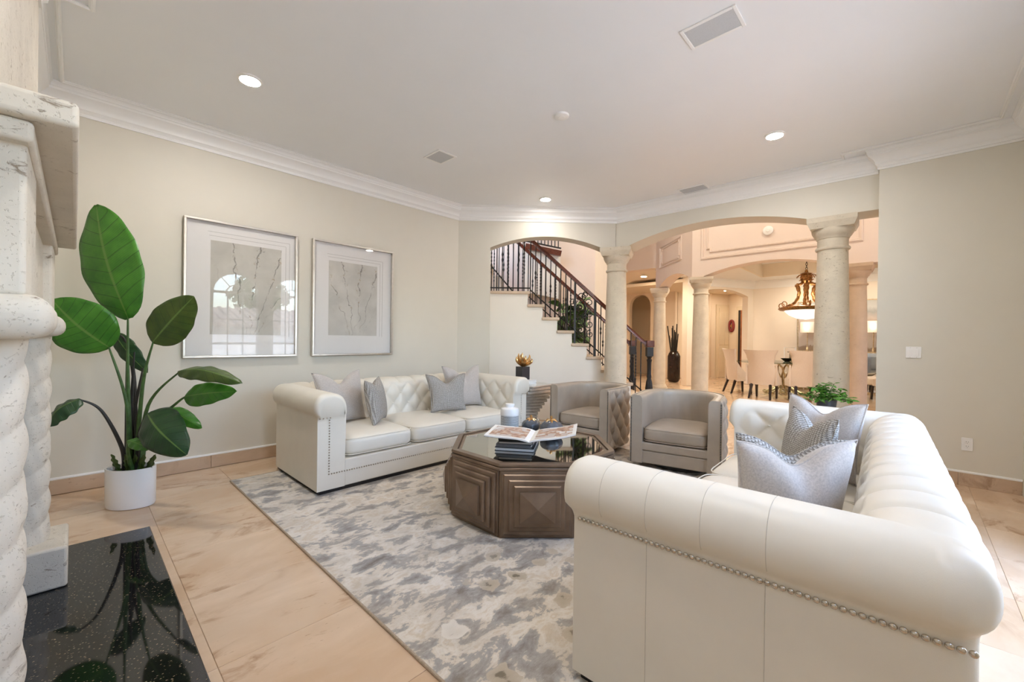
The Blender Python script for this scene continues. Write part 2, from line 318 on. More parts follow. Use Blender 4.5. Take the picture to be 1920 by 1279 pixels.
# ------------------------------------------------------------------ mesh helpers
class MB:
    def __init__(s): s.v = []; s.f = []; s.uv = None
    def add(s, vs, fs):
        b = len(s.v); s.v += [tuple(v) for v in vs]; s.f += [tuple(b+i for i in f) for f in fs]; return s
    def box(s, x0, y0, z0, x1, y1, z1):
        return s.add([(x0,y0,z0),(x1,y0,z0),(x1,y1,z0),(x0,y1,z0),(x0,y0,z1),(x1,y0,z1),(x1,y1,z1),(x0,y1,z1)],
                     [(0,3,2,1),(4,5,6,7),(0,1,5,4),(1,2,6,5),(2,3,7,6),(3,0,4,7)])
    def prism(s, poly, z0, z1):
        n = len(poly)
        return s.add([(x,y,z0) for x,y in poly]+[(x,y,z1) for x,y in poly],
                     [tuple(range(n-1,-1,-1)), tuple(range(n,2*n))]+[(i,(i+1)%n,n+(i+1)%n,n+i) for i in range(n)])
    def frustum(s, p0, p1):
        n = len(p0)
        return s.add(list(p0)+list(p1), [tuple(range(n-1,-1,-1)), tuple(range(n,2*n))]+[(i,(i+1)%n,n+(i+1)%n,n+i) for i in range(n)])
    def lathe(s, prof, seg=24, c=(0,0,0), sx=1, sy=1, flute=None):
        vs, fs = [], []
        for (r, z) in prof:
            for k in range(seg):
                a = 2*PI*k/seg; rr = r*(1+(flute(a, z) if flute else 0))
                vs.append((c[0]+rr*sx*math.cos(a), c[1]+rr*sy*math.sin(a), c[2]+z))
        for i in range(len(prof)-1):
            for k in range(seg):
                a, b = i*seg+k, i*seg+(k+1)%seg; fs.append((a, b, b+seg, a+seg))
        fs.append(tuple(range(seg-1,-1,-1))); n = len(prof)-1; fs.append(tuple(n*seg+k for k in range(seg)))
        return s.add(vs, fs)
    def tube(s, pts, r, seg=8, closed=False):
        pts = [Vector(p) for p in pts]; n = len(pts); vs, fs = [], []
        rad = r if callable(r) else (lambda t: r)
        up = None
        for i, p in enumerate(pts):
            if closed: t = pts[(i+1) % n]-pts[i-1]
            else: t = pts[min(i+1, n-1)]-pts[max(i-1, 0)]
            t.normalize()
            if up is None: up = Vector((0,0,1)) if abs(t.z) < .9 else Vector((1,0,0))
            a = t.cross(up)
            if a.length < 1e-4: a = t.orthogonal()
            a.normalize(); b = a.cross(t).normalized(); up = b
            rr = rad(i/max(1, n-1))
            for k in range(seg):
                an = 2*PI*k/seg; vs.append(p+a*(rr*math.cos(an))+b*(rr*math.sin(an)))
        m = n if closed else n-1
        for i in range(m):
            for k in range(seg):
                a0, b0 = i*seg+k, i*seg+(k+1)%seg; j = ((i+1) % n)*seg
                fs.append((a0, b0, j+(k+1)%seg, j+k))
        if not closed: fs += [tuple(range(seg-1,-1,-1)), tuple((n-1)*seg+k for k in range(seg))]
        return s.add(vs, fs)
    def bar(s, p, q, wa, wb, up=(0,0,1)):
        """rectangular bar p->q, width wa sideways, wb along up"""
        p, q = Vector(p), Vector(q); t = (q-p).normalized(); a = t.cross(Vector(up)).normalized()*(wa/2); b = a.cross(t).normalized()*(wb/2)
        return s.frustum([p-a-b, p+a-b, p+a+b, p-a+b], [q-a-b, q+a-b, q+a+b, q-a+b])
    def grid(s, fn, nu, nv, closeu=False):
        vs = [fn(i/(nu if closeu else nu-1), j/(nv-1)) for j in range(nv) for i in range(nu)]; fs = []
        for j in range(nv-1):
            for i in range(nu if closeu else nu-1):
                i2 = (i+1) % nu; fs.append((j*nu+i, j*nu+i2, (j+1)*nu+i2, (j+1)*nu+i))
        return s.add(vs, fs)
    def mesh(s, name, mat, smooth=False, angle=None):
        me = bpy.data.meshes.new(name); me.from_pydata(s.v, [], s.f); me.materials.append(MATS[mat])
        bm = bmesh.new(); bm.from_mesh(me)
        if s.uv: pass
        bmesh.ops.recalc_face_normals(bm, faces=bm.faces); bm.to_mesh(me); bm.free()
        if s.uv:
            l = me.uv_layers.new(name='UVMap')
            for lp in me.loops: l.data[lp.index].uv = s.uv[lp.vertex_index]
        if smooth:
            me.shade_smooth() if angle is None else None
            if angle is not None:
                me.shade_smooth(); me.set_sharp_from_angle(angle=math.radians(angle))
        return me
    def build(s, name, mat, parent=None, smooth=False, loc=None, rot=None, bevel=0, bseg=2, angle=None):
        o = bpy.data.objects.new(name, s.mesh(name, mat, smooth or bevel > 0, angle if angle is not None else (35 if (smooth or bevel > 0) else None))); COL.objects.link(o)
        if parent: o.parent = parent
        if loc is not None: o.location = loc
        if rot is not None: o.rotation_euler = rot
        if bevel:
            b = o.modifiers.new('bevel', 'BEVEL'); b.width = bevel; b.segments = bseg; b.limit_method = 'ANGLE'; b.angle_limit = math.radians(40)
        return o
def empty(name, label, cat, loc=(0,0,0), rz=0, group=None):
    o = bpy.data.objects.new(name, None); COL.objects.link(o); o.location = loc; o.rotation_euler = (0, 0, rz); o.empty_display_size = .1
    return tag(o, label, cat, group)
def tag(o, label, cat=None, group=None, kind=None):
    if label: o['label'] = label
    if cat: o['category'] = cat
    if group: o['group'] = group
    if kind: o['kind'] = kind
    return o
def struct(o, label=None): o['kind'] = 'structure'; (label and tag(o, label)); return o
def stuff(o, label=None): o['kind'] = 'stuff'; (label and tag(o, label)); return o
def copy_tree(o, parent=None):
    c = o.copy(); COL.objects.link(c); c.parent = parent
    for ch in list(o.children): copy_tree(ch, c)
    return c
def arcz(s, op):
    s0, s1, zb, zs, rise = op; hw = (s1-s0)/2; c = (s0+s1)/2
    if rise <= 0: return zs
    R = (hw*hw+rise*rise)/(2*rise); return zs-(R-rise)+math.sqrt(max(0, R*R-(s-c)**2))
def arch_wall(name, P0, P1, z0, z1, ops, th, mat, seg=36, smooth=True):
    """solid wall from P0 to P1 (front face), openings (s0,s1,zbottom,zspring,rise), thickness th to the left of P0->P1"""
    P0, P1 = Vector((*P0, 0)), Vector((*P1, 0)); d = P1-P0; L = d.length; d.normalize(); n = Vector((-d.y, d.x, 0))*th
    br = {0.0, L}
    for op in ops:
        k = seg if op[4] > 0 else 1
        for i in range(k+1): br.add(op[0]+(op[1]-op[0])*i/k)
    br = sorted(b for b in br if -1e-6 <= b <= L+1e-6); m = MB()
    def pt(s, z, back): return tuple(P0+d*s+(n if back else Vector())+Vector((0,0,z)))
    def spans(a, b):
        mid = (a+b)/2
        for op in ops:
            if op[0]-1e-6 < mid < op[1]+1e-6:
                r = []
                if op[2] > z0+1e-6: r.append((z0, z0, op[2], op[2]))
                r.append((arcz(a, op), arcz(b, op), z1, z1)); return r
        return [(z0, z0, z1, z1)]
    prev = None
    for a, b in zip(br, br[1:]):
        if b-a < 1e-6: continue
        sp = spans(a, b)
        for (za, zb, ta, tb) in sp:
            q = [pt(a, za, 0), pt(b, zb, 0), pt(b, tb, 0), pt(a, ta, 0), pt(a, za, 1), pt(b, zb, 1), pt(b, tb, 1), pt(a, ta, 1)]
            m.add(q, [(0,1,2,3), (5,4,7,6), (1,0,4,5), (3,2,6,7)])
        for s_, cur in ((a, sp),):
            full = [(z0, z1)]
            ca = [(x[0], x[2]) for x in cur]; pa = [(x[1], x[3]) for x in prev] if prev else []
            if not prev: 
                for (u, v) in ca: m.add([pt(s_, u, 0), pt(s_, v, 0), pt(s_, v, 1), pt(s_, u, 1)], [(0,1,2,3)])
            elif len(ca) != len(pa) or any(abs(x[0]-y[0]) > 1e-4 for x, y in zip(ca, pa)):
                lo = min(max(x[0] for x in ca), max(x[0] for x in pa)); hi = max(max(x[0] for x in ca), max(x[0] for x in pa))
                bt = max([x[1] for x in ca+pa if x[1] < hi-1e-4] + [lo])
                m.add([pt(s_, bt, 0), pt(s_, hi, 0), pt(s_, hi, 1), pt(s_, bt, 1)], [(0,1,2,3)])
        prev = sp
    for (u, v) in [(x[1], x[3]) for x in prev]: m.add([pt(L, u, 0), pt(L, v, 0), pt(L, v, 1), pt(L, u, 1)], [(0,1,2,3)])
    me = m; o = bpy.data.objects.new(name, None)
    bpy.data.objects.remove(o)
    ob = me.build(name, mat)
    bm = bmesh.new(); bm.from_mesh(ob.data); bmesh.ops.remove_doubles(bm, verts=bm.verts, dist=1e-5); bmesh.ops.recalc_face_normals(bm, faces=bm.faces); bm.to_mesh(ob.data); bm.free()
    if smooth: ob.data.shade_smooth(); ob.data.set_sharp_from_angle(angle=math.radians(25))
    return ob
def sweep(m, path, prof, closed=False, side=1):
    """sweep (offset, z) profile along a plan polyline with mitres; offset grows to the left (side=1) of travel"""
    P = [Vector((p[0], p[1], 0)) for p in path]; n = len(P); zb = [p[2] if len(p) > 2 else 0 for p in path]; rings = []
    for i in range(n):
        a = (P[i]-P[i-1]) if (i or closed) else None; b = (P[(i+1) % n]-P[i]) if (i < n-1 or closed) else None
        na = Vector((-a.y, a.x, 0)).normalized() if a else None; nb = Vector((-b.y, b.x, 0)).normalized() if b else None
        if na and nb: mv = (na+nb); mv = mv/(mv.length_squared/2) if mv.length > 1e-6 else na
        else: mv = na or nb
        rings.append([tuple(P[i]+mv*(o*side)+Vector((0,0,zb[i]+z))) for (o, z) in prof])
    k = len(prof); vs = [v for r in rings for v in r]; fs = []
    for i in range(n if closed else n-1):
        j = (i+1) % n
        for q in range(k): fs.append((i*k+q, i*k+(q+1) % k, j*k+(q+1) % k, j*k+q))
    if not closed: fs += [tuple(range(k)), tuple((n-1)*k+q for q in range(k-1, -1, -1))]
    return m.add(vs, fs)

# ------------------------------------------------------------------ room shell
ZC, ZT = 3.216, 3.42
YL, XR, XF, YN = 5.175, 5.93, -.25, -.75
CH0, CH1 = (4.167, 5.175), (5.93, 3.412)
struct(arch_wall('wall_left', (-.45, YL), (4.3, YL), 0, ZT, [], .15, 'paint_wall'), 'beige wall behind the two framed pictures')
struct(arch_wall('wall_back', CH0, CH1, 0, 6, [(.505, 2.33, 0, 2.80, .19), (2.33, 2.7, 0, 2.82, 0)], .25, 'paint_wall'), 'angled beige wall with a shallow arch in front of the stairs')
struct(arch_wall('wall_header', (5.945, 3.43), (6.065, .22), 0, 6, [(0, .18, 0, 2.82, 0), (.18, 2.58, 0, 2.82, .2), (2.58, 3.4, 0, 2.83, 0)], .38, 'paint_wall'), 'beige arched header carried by two stone columns')
struct(arch_wall('wall_right', (XR, .26), (XR, -1.0), 0, 6, [], .47, 'paint_wall'), 'beige wall with the light switch and outlet')
struct(arch_wall('wall_front', (XF, -1.0), (XF, 5.3), 0, ZT, [], .15, 'paint_wall'), 'beige wall behind the fireplace')
WINX = [(.40, 1.29, 1.62), (2.07, 2.96, .12), (3.27, 4.16, .12)]
struct(arch_wall('wall_near', (6.4, YN), (-.45, YN), 0, ZT, [(6.4-b, 6.4-a, zb, 2.33, .444) for a, b, zb in reversed(WINX)], .2, 'paint_wall'), 'beige wall with arched windows')
m = MB(); m.prism([(-.5, -1.0), (6.42, -1.0), (6.42, 3.3), (6.2, 3.6), (4.35, 5.4), (-.5, 5.4)], ZT, ZT+.12); struct(m.build('ceiling', 'paint_ceiling'), 'smooth off-white ceiling of the living room')
struct(MB().box(-.155-.1, .6, 1.913, -.155, 3.62, ZT).build('wall_chimney', 'coral_stone'), 'flat stone chimney breast above the mantel')

# floor: grout bed, tiles laid one by one where the photo shows them, same stone beyond
fl = MB().prism([(-1, -3.4), (22, -3.4), (22, 12), (-1, 12)], -.06, -.004).build('floor', 'travertine'); struct(fl, 'polished travertine floor')
TS = .61
tm = MB(); g = .0009
q0 = [(g+.0015, g+.0015), (TS-g-.0015, g+.0015), (TS-g-.0015, TS-g-.0015), (g+.0015, TS-g-.0015)]; q1 = [(g, g), (TS-g, g), (TS-g, TS-g), (g, TS-g)]
tm.frustum([(x, y, -.003) for x, y in q1], [(x, y, -.001) for x, y in q1]); tm.frustum([(x, y, -.001) for x, y in q1], [(x, y, 0) for x, y in q0])
tile_me = tm.mesh('tile', 'travertine')
RUG = (.995, .15, 4.72, 4.545)
nt_ = 0
for i in range(-1, 21):
    for j in range(-2, 10):
        x, y = -.20+i*TS, -.42+j*TS
        if x > RUG[0] and x+TS < RUG[2] and y > RUG[1] and y+TS < RUG[3]: continue
        if x < 5.9 and (y+TS > YL+.3 or x+TS < -.2 or y < -1.1 ): continue
        if x > 5.9 and (y < -.45 and x < 6.1): continue
        if x+y+TS > 9.5 and x < 5.9: continue
        o = bpy.data.objects.new('tile', tile_me); COL.objects.link(o); o.parent = fl; o.location = (x, y, 0); nt_ += 1
# baseboards: stone pieces with a white bead on top
def baseboard(name, P0, P1, label):
    P0, P1 = Vector((*P0, 0)), Vector((*P1, 0)); d = (P1-P0); L = d.length; d.normalize(); n = Vector((d.y, -d.x, 0))
    b = MB(); sweep(b, [P0, P1], [(0, .122), (-.016, .122), (-.020, .128), (-.018, .137), (-.010, .142), (0, .142)]); o = b.build(name, 'paint_trim'); struct(o, label)
    s = 0
    while s < L-1e-3:
        e = min(L, s+TS); a, c = P0+d*(s+.001), P0+d*(e-.001)
        MB().frustum([a, c, c+n*.018, a+n*.018], [p+Vector((0, 0, .122)) for p in (a, c, c+n*.018, a+n*.018)]).build('stone_strip', 'travertine_base', o, bevel=.002); s = e
baseboard('baseboard_left', (XF, YL), CH0, 'travertine baseboard under the framed pictures')
baseboard('baseboard_back', CH0, (4.52, 4.822), 'short travertine baseboard in the far corner')
baseboard('baseboard_right', (XR, .26), (XR, YN), 'travertine baseboard below the outlet')
# crown moulding and ceiling bead
CROWN = [(0, ZC), (-.012, ZC), (-.016, ZC+.018), (-.010, ZC+.026), (-.022, ZC+.045), (-.034, ZC+.055), (-.036, ZC+.075), (-.048, ZC+.10), (-.072, ZC+.125), (-.092, ZC+.138), (-.094, ZC+.155), (-.100, ZC+.16), (-.102, ZC+.178), (-.112, ZC+.19), (-.112, ZT+.001), (0, ZT+.001)]
m = MB(); sweep(m, [(XF, YL), CH0, (5.945, 3.397), (6.065, .262), ], CROWN); struct(m.build('trim_1', 'paint_trim', smooth=True), 'white crown moulding along the picture wall and arched header')
m = MB(); sweep(m, [(6.30, .26), (XR, .26), (XR, YN), (-.155, YN), (-.155, .6)], CROWN); struct(m.build('trim_2', 'paint_trim', smooth=True), 'white crown moulding of the right wall')
m = MB(); sweep(m, [(-.155, 2.0), (-.155, 3.62), (XF, 3.62), (XF, YL)], CROWN); struct(m.build('trim_3', 'paint_trim', smooth=True), 'white crown moulding around the chimney breast')
BEAD = [(-.014, ZT+.001), (-.016, ZT-.008), (-.008, ZT-.012), (-.004, ZT-.02), (.006, ZT-.02), (.010, ZT-.012), (.016, ZT-.008), (.014, ZT+.001)]
m = MB(); sweep(m, [(.06, 3.79), (-.09, 3.79), (-.09, 5.035), (4.11, 5.035), (5.79, 3.355), (5.90, .56), (5.755, .56), (5.755, -.57), (.06, -.57)], BEAD, closed=True); struct(m.build('trim_4', 'paint_trim', smooth=True), 'thin white bead framing the ceiling panel')
# near-wall windows: first added for daylight, others seen only in reflections
for k, (a, b, zb) in enumerate(WINX):
    e = bpy.data.objects.new('window_%d' % (k+1), None); COL.objects.link(e); struct(e, ('unseen half-height arched white window added for daylight beside the fireplace', 'arched white window, middle of the three', 'arched white window farthest from the fireplace')[k]); e.location = (0, 0, 0)
    c, r = (a+b)/2, (b-a)/2; y0, y1 = -.87, -.82
    out = [(a, zb), (b, zb)]+[(c+r*math.cos(t*PI/24), 2.33+r*math.sin(t*PI/24)) for t in range(25)]
    fr = MB(); pts = [(x, -.845, z) for x, z in out]; fr.tube(pts, .03, 4, closed=True); fr.build('window_frame', 'paint_trim', e)
    for zz, h in ((2.33, .05), (1.72, .022), (1.18, .05), (.64, .022)):
        if zz > zb+.15: MB().box(a, y0, zz-h/2, b, y1, zz+h/2).build('muntin', 'paint_trim', e)
    for t in (1, 2): MB().box(a+(b-a)*t/3-.011, y0, zb, a+(b-a)*t/3+.011, y1, 2.33).build('muntin', 'paint_trim', e)
    MB().tube([(c+.17*math.cos(t*PI/12), -.845, 2.33+.17*math.sin(t*PI/12)) for t in range(13)], .011, 4).build('muntin', 'paint_trim', e)
    for t in (50, 90, 130): MB().tube([(c+.17*math.cos(math.radians(t)), -.845, 2.33+.17*math.sin(math.radians(t))), (c+r*math.cos(math.radians(t)), -.845, 2.33+r*math.sin(math.radians(t)))], .011, 4).build('muntin', 'paint_trim', e)
    MB().add([(x, -.85, z) for x, z in out], [tuple(range(len(out)))]).build('pane', 'glass_clear', e)
# what lies outside the windows
struct(MB().box(-20, -40, -.25, 30, -.96, -.06).build('ground', 'ground_paving'), 'paved yard outside the windows')
nb = empty('neighbour_house', 'white neighbouring house with tiled roof outside the windows', 'house', (2, -11, -.06))
MB().box(-9, -6, 0, 12, 0, 1.9).build('wall', 'stucco', nb)
rf = MB()
for k in range(60):
    x = -9.4+k*.37; rf.tube([(x, .45, 1.85), (x, -3, 2.75)], .12, 6)
rf.frustum([(-9.5, .5, 1.82), (12.6, .5, 1.82), (12.6, -3, 2.7), (-9.5, -3, 2.7)], [(-9.5, .5, 1.9), (12.6, .5, 1.9), (12.6, -3, 2.78), (-9.5, -3, 2.78)]); rf.build('roof', 'roof_tile', nb)
tr = empty('garden_tree', 'leafy tree standing behind the neighbouring house', 'tree', (8.4, -20.8, -.06))
MB().tube([(0, 0, 0), (.1, 0, 2), (0, .1, 3.4)], .16, 8).build('trunk', 'stem_dark', tr)
tc_ = MB()
for k in range(420):
    u = Vector((random.gauss(0, 1), random.gauss(0, 1), random.gauss(0, 1))).normalized()*random.uniform(.6, 1)
    c = Vector((u.x*1.7, u.y*1.7, 4.1+u.z*1.4)); a = Vector((random.gauss(0, 1), random.gauss(0, 1), random.gauss(0, 1))).normalized()*.28; b = a.orthogonal().normalized()*.2
    tc_.add([c-a, c+b, c+a, c-b], [(0, 1, 2, 3)])
stuff(tc_.build('crown', 'tree_crown', tr))

# ------------------------------------------------------------------ foyer, corridor, hall and dining room shells
struct(arch_wall('wall_foyer_header', (9.33, 3.48), (9.33, -3.2), 0, 6, [(0, .18, 0, 2.74, 0), (.18, 2.63, 0, 2.74, .23), (2.63, 4.6, 0, 2.74, 0)], .3, 'paint_foyer'), 'pink-beige panelled header over the dining room arch')
struct(arch_wall('wall_foyer_angle', (10.95, 5.05), (9.33, 3.43), 0, 6, [(0, .22, 0, 2.78, 0), (.22, 2.07, 0, 2.78, .22), (2.07, 2.4, 0, 2.78, 0)], .3, 'paint_foyer'), 'angled pink-beige header with a small panel')
struct(arch_wall('wall_corridor_header', (10.95, 10), (10.95, 5.0), 0, 6, [(0, 5.2, 0, 3.36, 0)], .3, 'paint_foyer'), 'peach header over the corridor')
struct(arch_wall('wall_corridor', (15.2, 10), (15.2, 6.25), 0, 3.5, [(1.93, 2.80, 0, 2.72, .43)], .2, 'paint_hall'), 'cream corridor wall with an arched niche')
struct(MB().box(16.6, 5.5, 0, 16.8, 10, 3.5).build('wall_niche', 'paint_hall'), 'cream wall seen through the corridor arch')
struct(MB().prism([(11.0, 5.1), (11.35, 4.75), (17, 4.4), (17, 10), (11.0, 10)], 3.40, 3.5).build('ceiling_corridor', 'paint_dining'), 'low ceiling of the corridor')
a, b = vp(700, 9.6, 0), vp(1114, 9.6, 0); struct(arch_wall('wall_stair', (a.x, a.y), (b.x, b.y), 0, 6, [], .2, 'paint_foyer'), 'lilac-beige wall behind the staircase')
a, b = vp(1114, 9.6, 0), vp(1156, 10.3, 0); struct(arch_wall('wall_stair_return', (a.x, a.y), (b.x, b.y), 0, 6, [], .2, 'paint_stair'), 'pale narrow wall to the right of the staircase')
struct(arch_wall('wall_foyer_left', (3.0, 5.9), (-.5+6, 9.5), 0, 6, [], .15, 'paint_foyer'), 'wall closing the stair hall')
struct(MB().box(3, 9.9, 0, 17.2, 10.1, 6).build('wall_foyer_back', 'paint_foyer'), 'wall closing the foyer and corridor')
struct(MB().box(17, 6.4, 0, 17.2, 10, 3.6).build('wall_corridor_end', 'paint_hall'), 'end wall of the corridor')
struct(MB().prism([(3, 3), (6.2, .2), (6.2, -3.4), (11.4, -3.4), (11.4, 10), (3, 10)], 6, 6.15).build('ceiling_foyer', 'paint_trim'), 'high foyer ceiling')
struct(arch_wall('wall_entrance', (9.6, -3.0), (5.9, -3.0), 0, 6, [(1.2, 2.5, .9, 2.7, .3)], .2, 'paint_foyer'), 'entrance wall of the foyer with an added arched window')
struct(MB().box(5.93, -3.1, 0, 6.4, -1.0, 6).build('wall_foyer_right', 'paint_foyer'), 'foyer side of the right wall')
we = bpy.data.objects.new('window_4', None); COL.objects.link(we); struct(we, 'unseen arched window added for daylight in the foyer')  # out of view, added to let daylight into the foyer
for x in (7.1, 7.53, 7.97, 8.4): MB().box(x-.02, -3.12, .9, x+.02, -3.06, 3.0).build('muntin', 'paint_trim', we)
for z in (.93, 1.8, 2.7): MB().box(7.1, -3.12, z-.03, 8.4, -3.06, z+.03).build('muntin', 'paint_trim', we)
MB().add([(7.1, -3.09, .9), (8.4, -3.09, .9), (8.4, -3.09, 3.0), (7.1, -3.09, 3.0)], [(0, 1, 2, 3)]).build('pane', 'glass_clear', we)
# dining room
struct(arch_wall('wall_dining', (15.3, 3.75), (15.3, -3.2), 0, 3.9, [], .2, 'paint_dining'), 'beige dining room wall behind the painting')
struct(arch_wall('wall_hall_arch', (12.95, 4.95), (15.3, 3.72), 0, 3.9, [(.30, 2.42, 0, 2.84, .2)], .22, 'paint_dining'), 'cream wall with the hall arch')
struct(MB().box(9.6, -3.3, 0, 15.5, -3.1, 3.9).build('wall_dining_side', 'paint_dining'), 'side wall of the dining room')
dc = MB()
dc.prism([(9.62, -3.3), (11.2, -3.3), (11.2, 4.9), (9.62, 3.4)], 3.34, 3.42)
for bx in ((14.4, -3.3, 15.5, 5.2), (11.2, -3.3, 14.4, -.2), (11.2, 3.3, 14.4, 5.2)): dc.box(bx[0], bx[1], 3.34, bx[2], bx[3], 3.42)
struct(dc.build('ceiling_dining', 'paint_trim'), 'white dining room ceiling around the raised tray')
struct(MB().box(11.2, -.2, 3.72, 14.4, 3.3, 3.8).build('ceiling_tray', 'paint_trim'), 'raised white centre of the dining ceiling')
dt = MB(); sweep(dt, [(11.2, -.2), (14.4, -.2), (14.4, 3.3), (11.2, 3.3)], [(0, 3.34), (0, 3.73), (-.05, 3.73), (-.05, 3.34)], closed=True, side=-1); struct(dt.build('trim_5', 'paint_hall'), 'yellow-cream band of the dining ceiling tray')
DCR = [(0, 3.10), (-.02, 3.10), (-.03, 3.14), (-.06, 3.19), (-.12, 3.26), (-.14, 3.28), (-.15, 3.35), (0, 3.35)]
m = MB(); sweep(m, [(12.95, 4.95), (15.3, 3.72), (15.3, -3.1)], DCR); struct(m.build('trim_6', 'paint_trim', smooth=True), 'white crown moulding of the dining room')
# hall beyond the arch
hb0, hb1 = vp(1270, 15.6, 0), vp(1364, 16.2, 0); struct(arch_wall('wall_hall_back', (hb0.x, hb0.y), (hb1.x, hb1.y), 0, 3.4, [], .15, 'paint_hall'), 'cream hall wall with the panelled door')
hb2 = vp(1430, 14.6, 0); struct(arch_wall('wall_hall_side', (hb1.x, hb1.y), (hb2.x, hb2.y), 0, 3.4, [], .15, 'paint_hall'), 'yellow-cream hall wall with a red ornament')
struct(arch_wall('wall_hall_right', (hb2.x, hb2.y), (15.45, 3.66), 0, 3.9, [], .15, 'paint_hall'), 'short wall closing the hall')
struct(MB().prism([(13.0, 5.0), (15.4, 3.6), (19, 3.5), (19, 9), (13.2, 8)], 3.2, 3.3).build('ceiling_hall', 'paint_hall'), 'hall ceiling')
def wall_frame(P, Q, z0, z1, off, thk, parent_name, label, notch=0):
    """rectangular moulding on a wall plane between plan points P and Q, corners optionally notched"""
    P, Q = Vector((*P, 0)), Vector((*Q, 0)); d = (Q-P).normalized(); n = Vector((d.y, -d.x, 0)); W = (Q-P).length
    def ring(k, q):
        x0, x1, y0, y1, c = k, W-k, z0+k, z1-k, notch
        if not c: return [(x0, y0, q), (x1, y0, q), (x1, y1, q), (x0, y1, q)]
        return [(x0+c, y0, q), (x1-c, y0, q), (x1-c, y0+c, q), (x1, y0+c, q), (x1, y1-c, q), (x1-c, y1-c, q), (x1-c, y1, q), (x0+c, y1, q), (x0+c, y1-c, q), (x0, y1-c, q), (x0, y0+c, q), (x0+c, y0+c, q)]
    rings = [ring(0, 0), ring(thk*.15, .016), ring(thk*.45, .024), ring(thk*.6, .014), ring(thk*.85, .018), ring(thk, 0)]; N = len(rings[0]); mm = MB()
    vs = [P+d*x+Vector((0, 0, z))+n*(q+.001) for r in rings for (x, z, q) in r]
    mm.add(vs, [(r*N+i, r*N+(i+1) % N, (r+1)*N+(i+1) % N, (r+1)*N+i) for r in range(5) for i in range(N)])
    o = mm.build(parent_name, 'paint_foyer'); struct(o, label); return o
wall_frame((9.33, 3.30), (9.33, .60), 3.12, 4.6, .012, .065, 'trim_7', 'outer panel moulding on the dining header')
wall_frame((9.33, 3.19), (9.33, .72), 3.25, 4.5, .012, .05, 'trim_8', 'inner notched panel moulding on the dining header', .07)
def on_angle(t): return (10.95-1.62*t, 5.05-1.62*t)
wall_frame(on_angle(.13), on_angle(.72), 3.28, 3.85, .012, .04, 'trim_9', 'outer moulding of the small angled panel')
wall_frame(on_angle(.18), on_angle(.67), 3.34, 3.79, .012, .035, 'trim_10', 'inner moulding of the small angled panel', .05)

# ------------------------------------------------------------------ stone columns
def column(x, y, label, mat, ztop=2.82, r0=.178, r1=.148, rz=0):
    e = empty('stone_column', label, 'column', (x, y, 0), rz, 'round stone columns')
    b = MB(); b.box(-.22, -.22, 0, .22, .22, .09); b.lathe([(.215, .09), (.222, .12), (.215, .15), (.195, .155), (.195, .17), (.185, .19)], 32); b.build('base', mat, e, smooth=True)
    n = 14; pr = [(r0-(r0-r1)*max(0, (i/n-.25)/.75)**1.6, .18+(ztop-.36-.18)*i/n) for i in range(n+1)]
    MB().lathe(pr, 40).build('shaft', mat, e, smooth=True)
    c = MB(); zt = ztop
    c.lathe([(r1+.002, zt-.37), (r1+.018, zt-.365), (r1+.024, zt-.35), (r1+.018, zt-.335), (r1+.003, zt-.33), (r1+.003, zt-.24), (r1+.012, zt-.235), (r1+.018, zt-.215), (r1+.03, zt-.205), (r1+.055, zt-.16), (r1+.062, zt-.13), (r1+.06, zt-.12)], 40)
    hs = .205; c.frustum([(-hs, -hs, zt-.125), (hs, -hs, zt-.125), (hs, hs, zt-.125), (-hs, hs, zt-.125)], [(-hs-.03, -hs-.03, zt-.055), (hs+.03, -hs-.03, zt-.055), (hs+.03, hs+.03, zt-.055), (-hs-.03, hs+.03, zt-.055)])
    c.box(-hs-.03, -hs-.03, zt-.055, hs+.03, hs+.03, zt); c.build('capital', mat, e, smooth=True)
column(6.03, 3.44, 'round stone column between the two arches, right of the staircase', 'coral_column', rz=math.radians(22))
column(6.25, .684, 'thick round stone column nearest the right wall', 'coral_column', 2.83, rz=math.radians(2))
column(9.47, 3.33, 'slim far stone column left of the hall arch', 'coral_column', 2.75, .172, .145, math.radians(20))
column(11.0, 4.95, 'farthest stone column beside the dark floor vase', 'coral_column', 2.78, .172, .145, math.radians(20))
column(9.48, .70, 'rosy stone column behind the thick right-hand column', 'coral_rosy', 2.74, .172, .145)

# ------------------------------------------------------------------ staircase
def S(l, D, z): p = F0*D + R0*l; return Vector((p.x, p.y, z))
st = empty('staircase', 'cream staircase with stone treads behind the shallow arch', 'staircase', S(1, 7.5, 0))
STI = Matrix.Translation(-S(1, 7.5, 0))
def sadd(mb): mb.v = [tuple(STI @ Vector(v)) for v in mb.v]; return mb
RISE, RUN, L0, ZL, D0, D1 = .2165, .2505, .258, 2.165, 7.03, 8.10
poly = [(-1.5, 0), (L0+9*RUN, 0)]
for k in range(9, 0, -1): poly += [(L0+k*RUN, ZL-RISE*k-.05), (L0+(k-1)*RUN, ZL-RISE*k-.05)]
poly += [(L0, ZL-.05), (-1.5, ZL-.05)]
sadd(MB().frustum([S(l, D0, z) for l, z in poly], [S(l, D1, z) for l, z in poly])).build('stringer_wall', 'paint_stair', st)
def sbox(l0, l1, d0, d1, z0, z1):
    c = [(l0, d0), (l1, d0), (l1, d1), (l0, d1)]; return MB().frustum([S(l, d, z0) for l, d in c], [S(l, d, z1) for l, d in c])
sadd(sbox(-1.5, L0+.035, D0-.03, 9.5, ZL-.05, ZL)).build('landing', 'travertine_stair', st, bevel=.012)
for k in range(1, 10):
    sadd(sbox(L0+(k-1)*RUN-.01, L0+k*RUN+.035, D0-.035, D1+.03, ZL-RISE*k-.05, ZL-RISE*k)).build('tread', 'travertine_stair', st, bevel=.012)
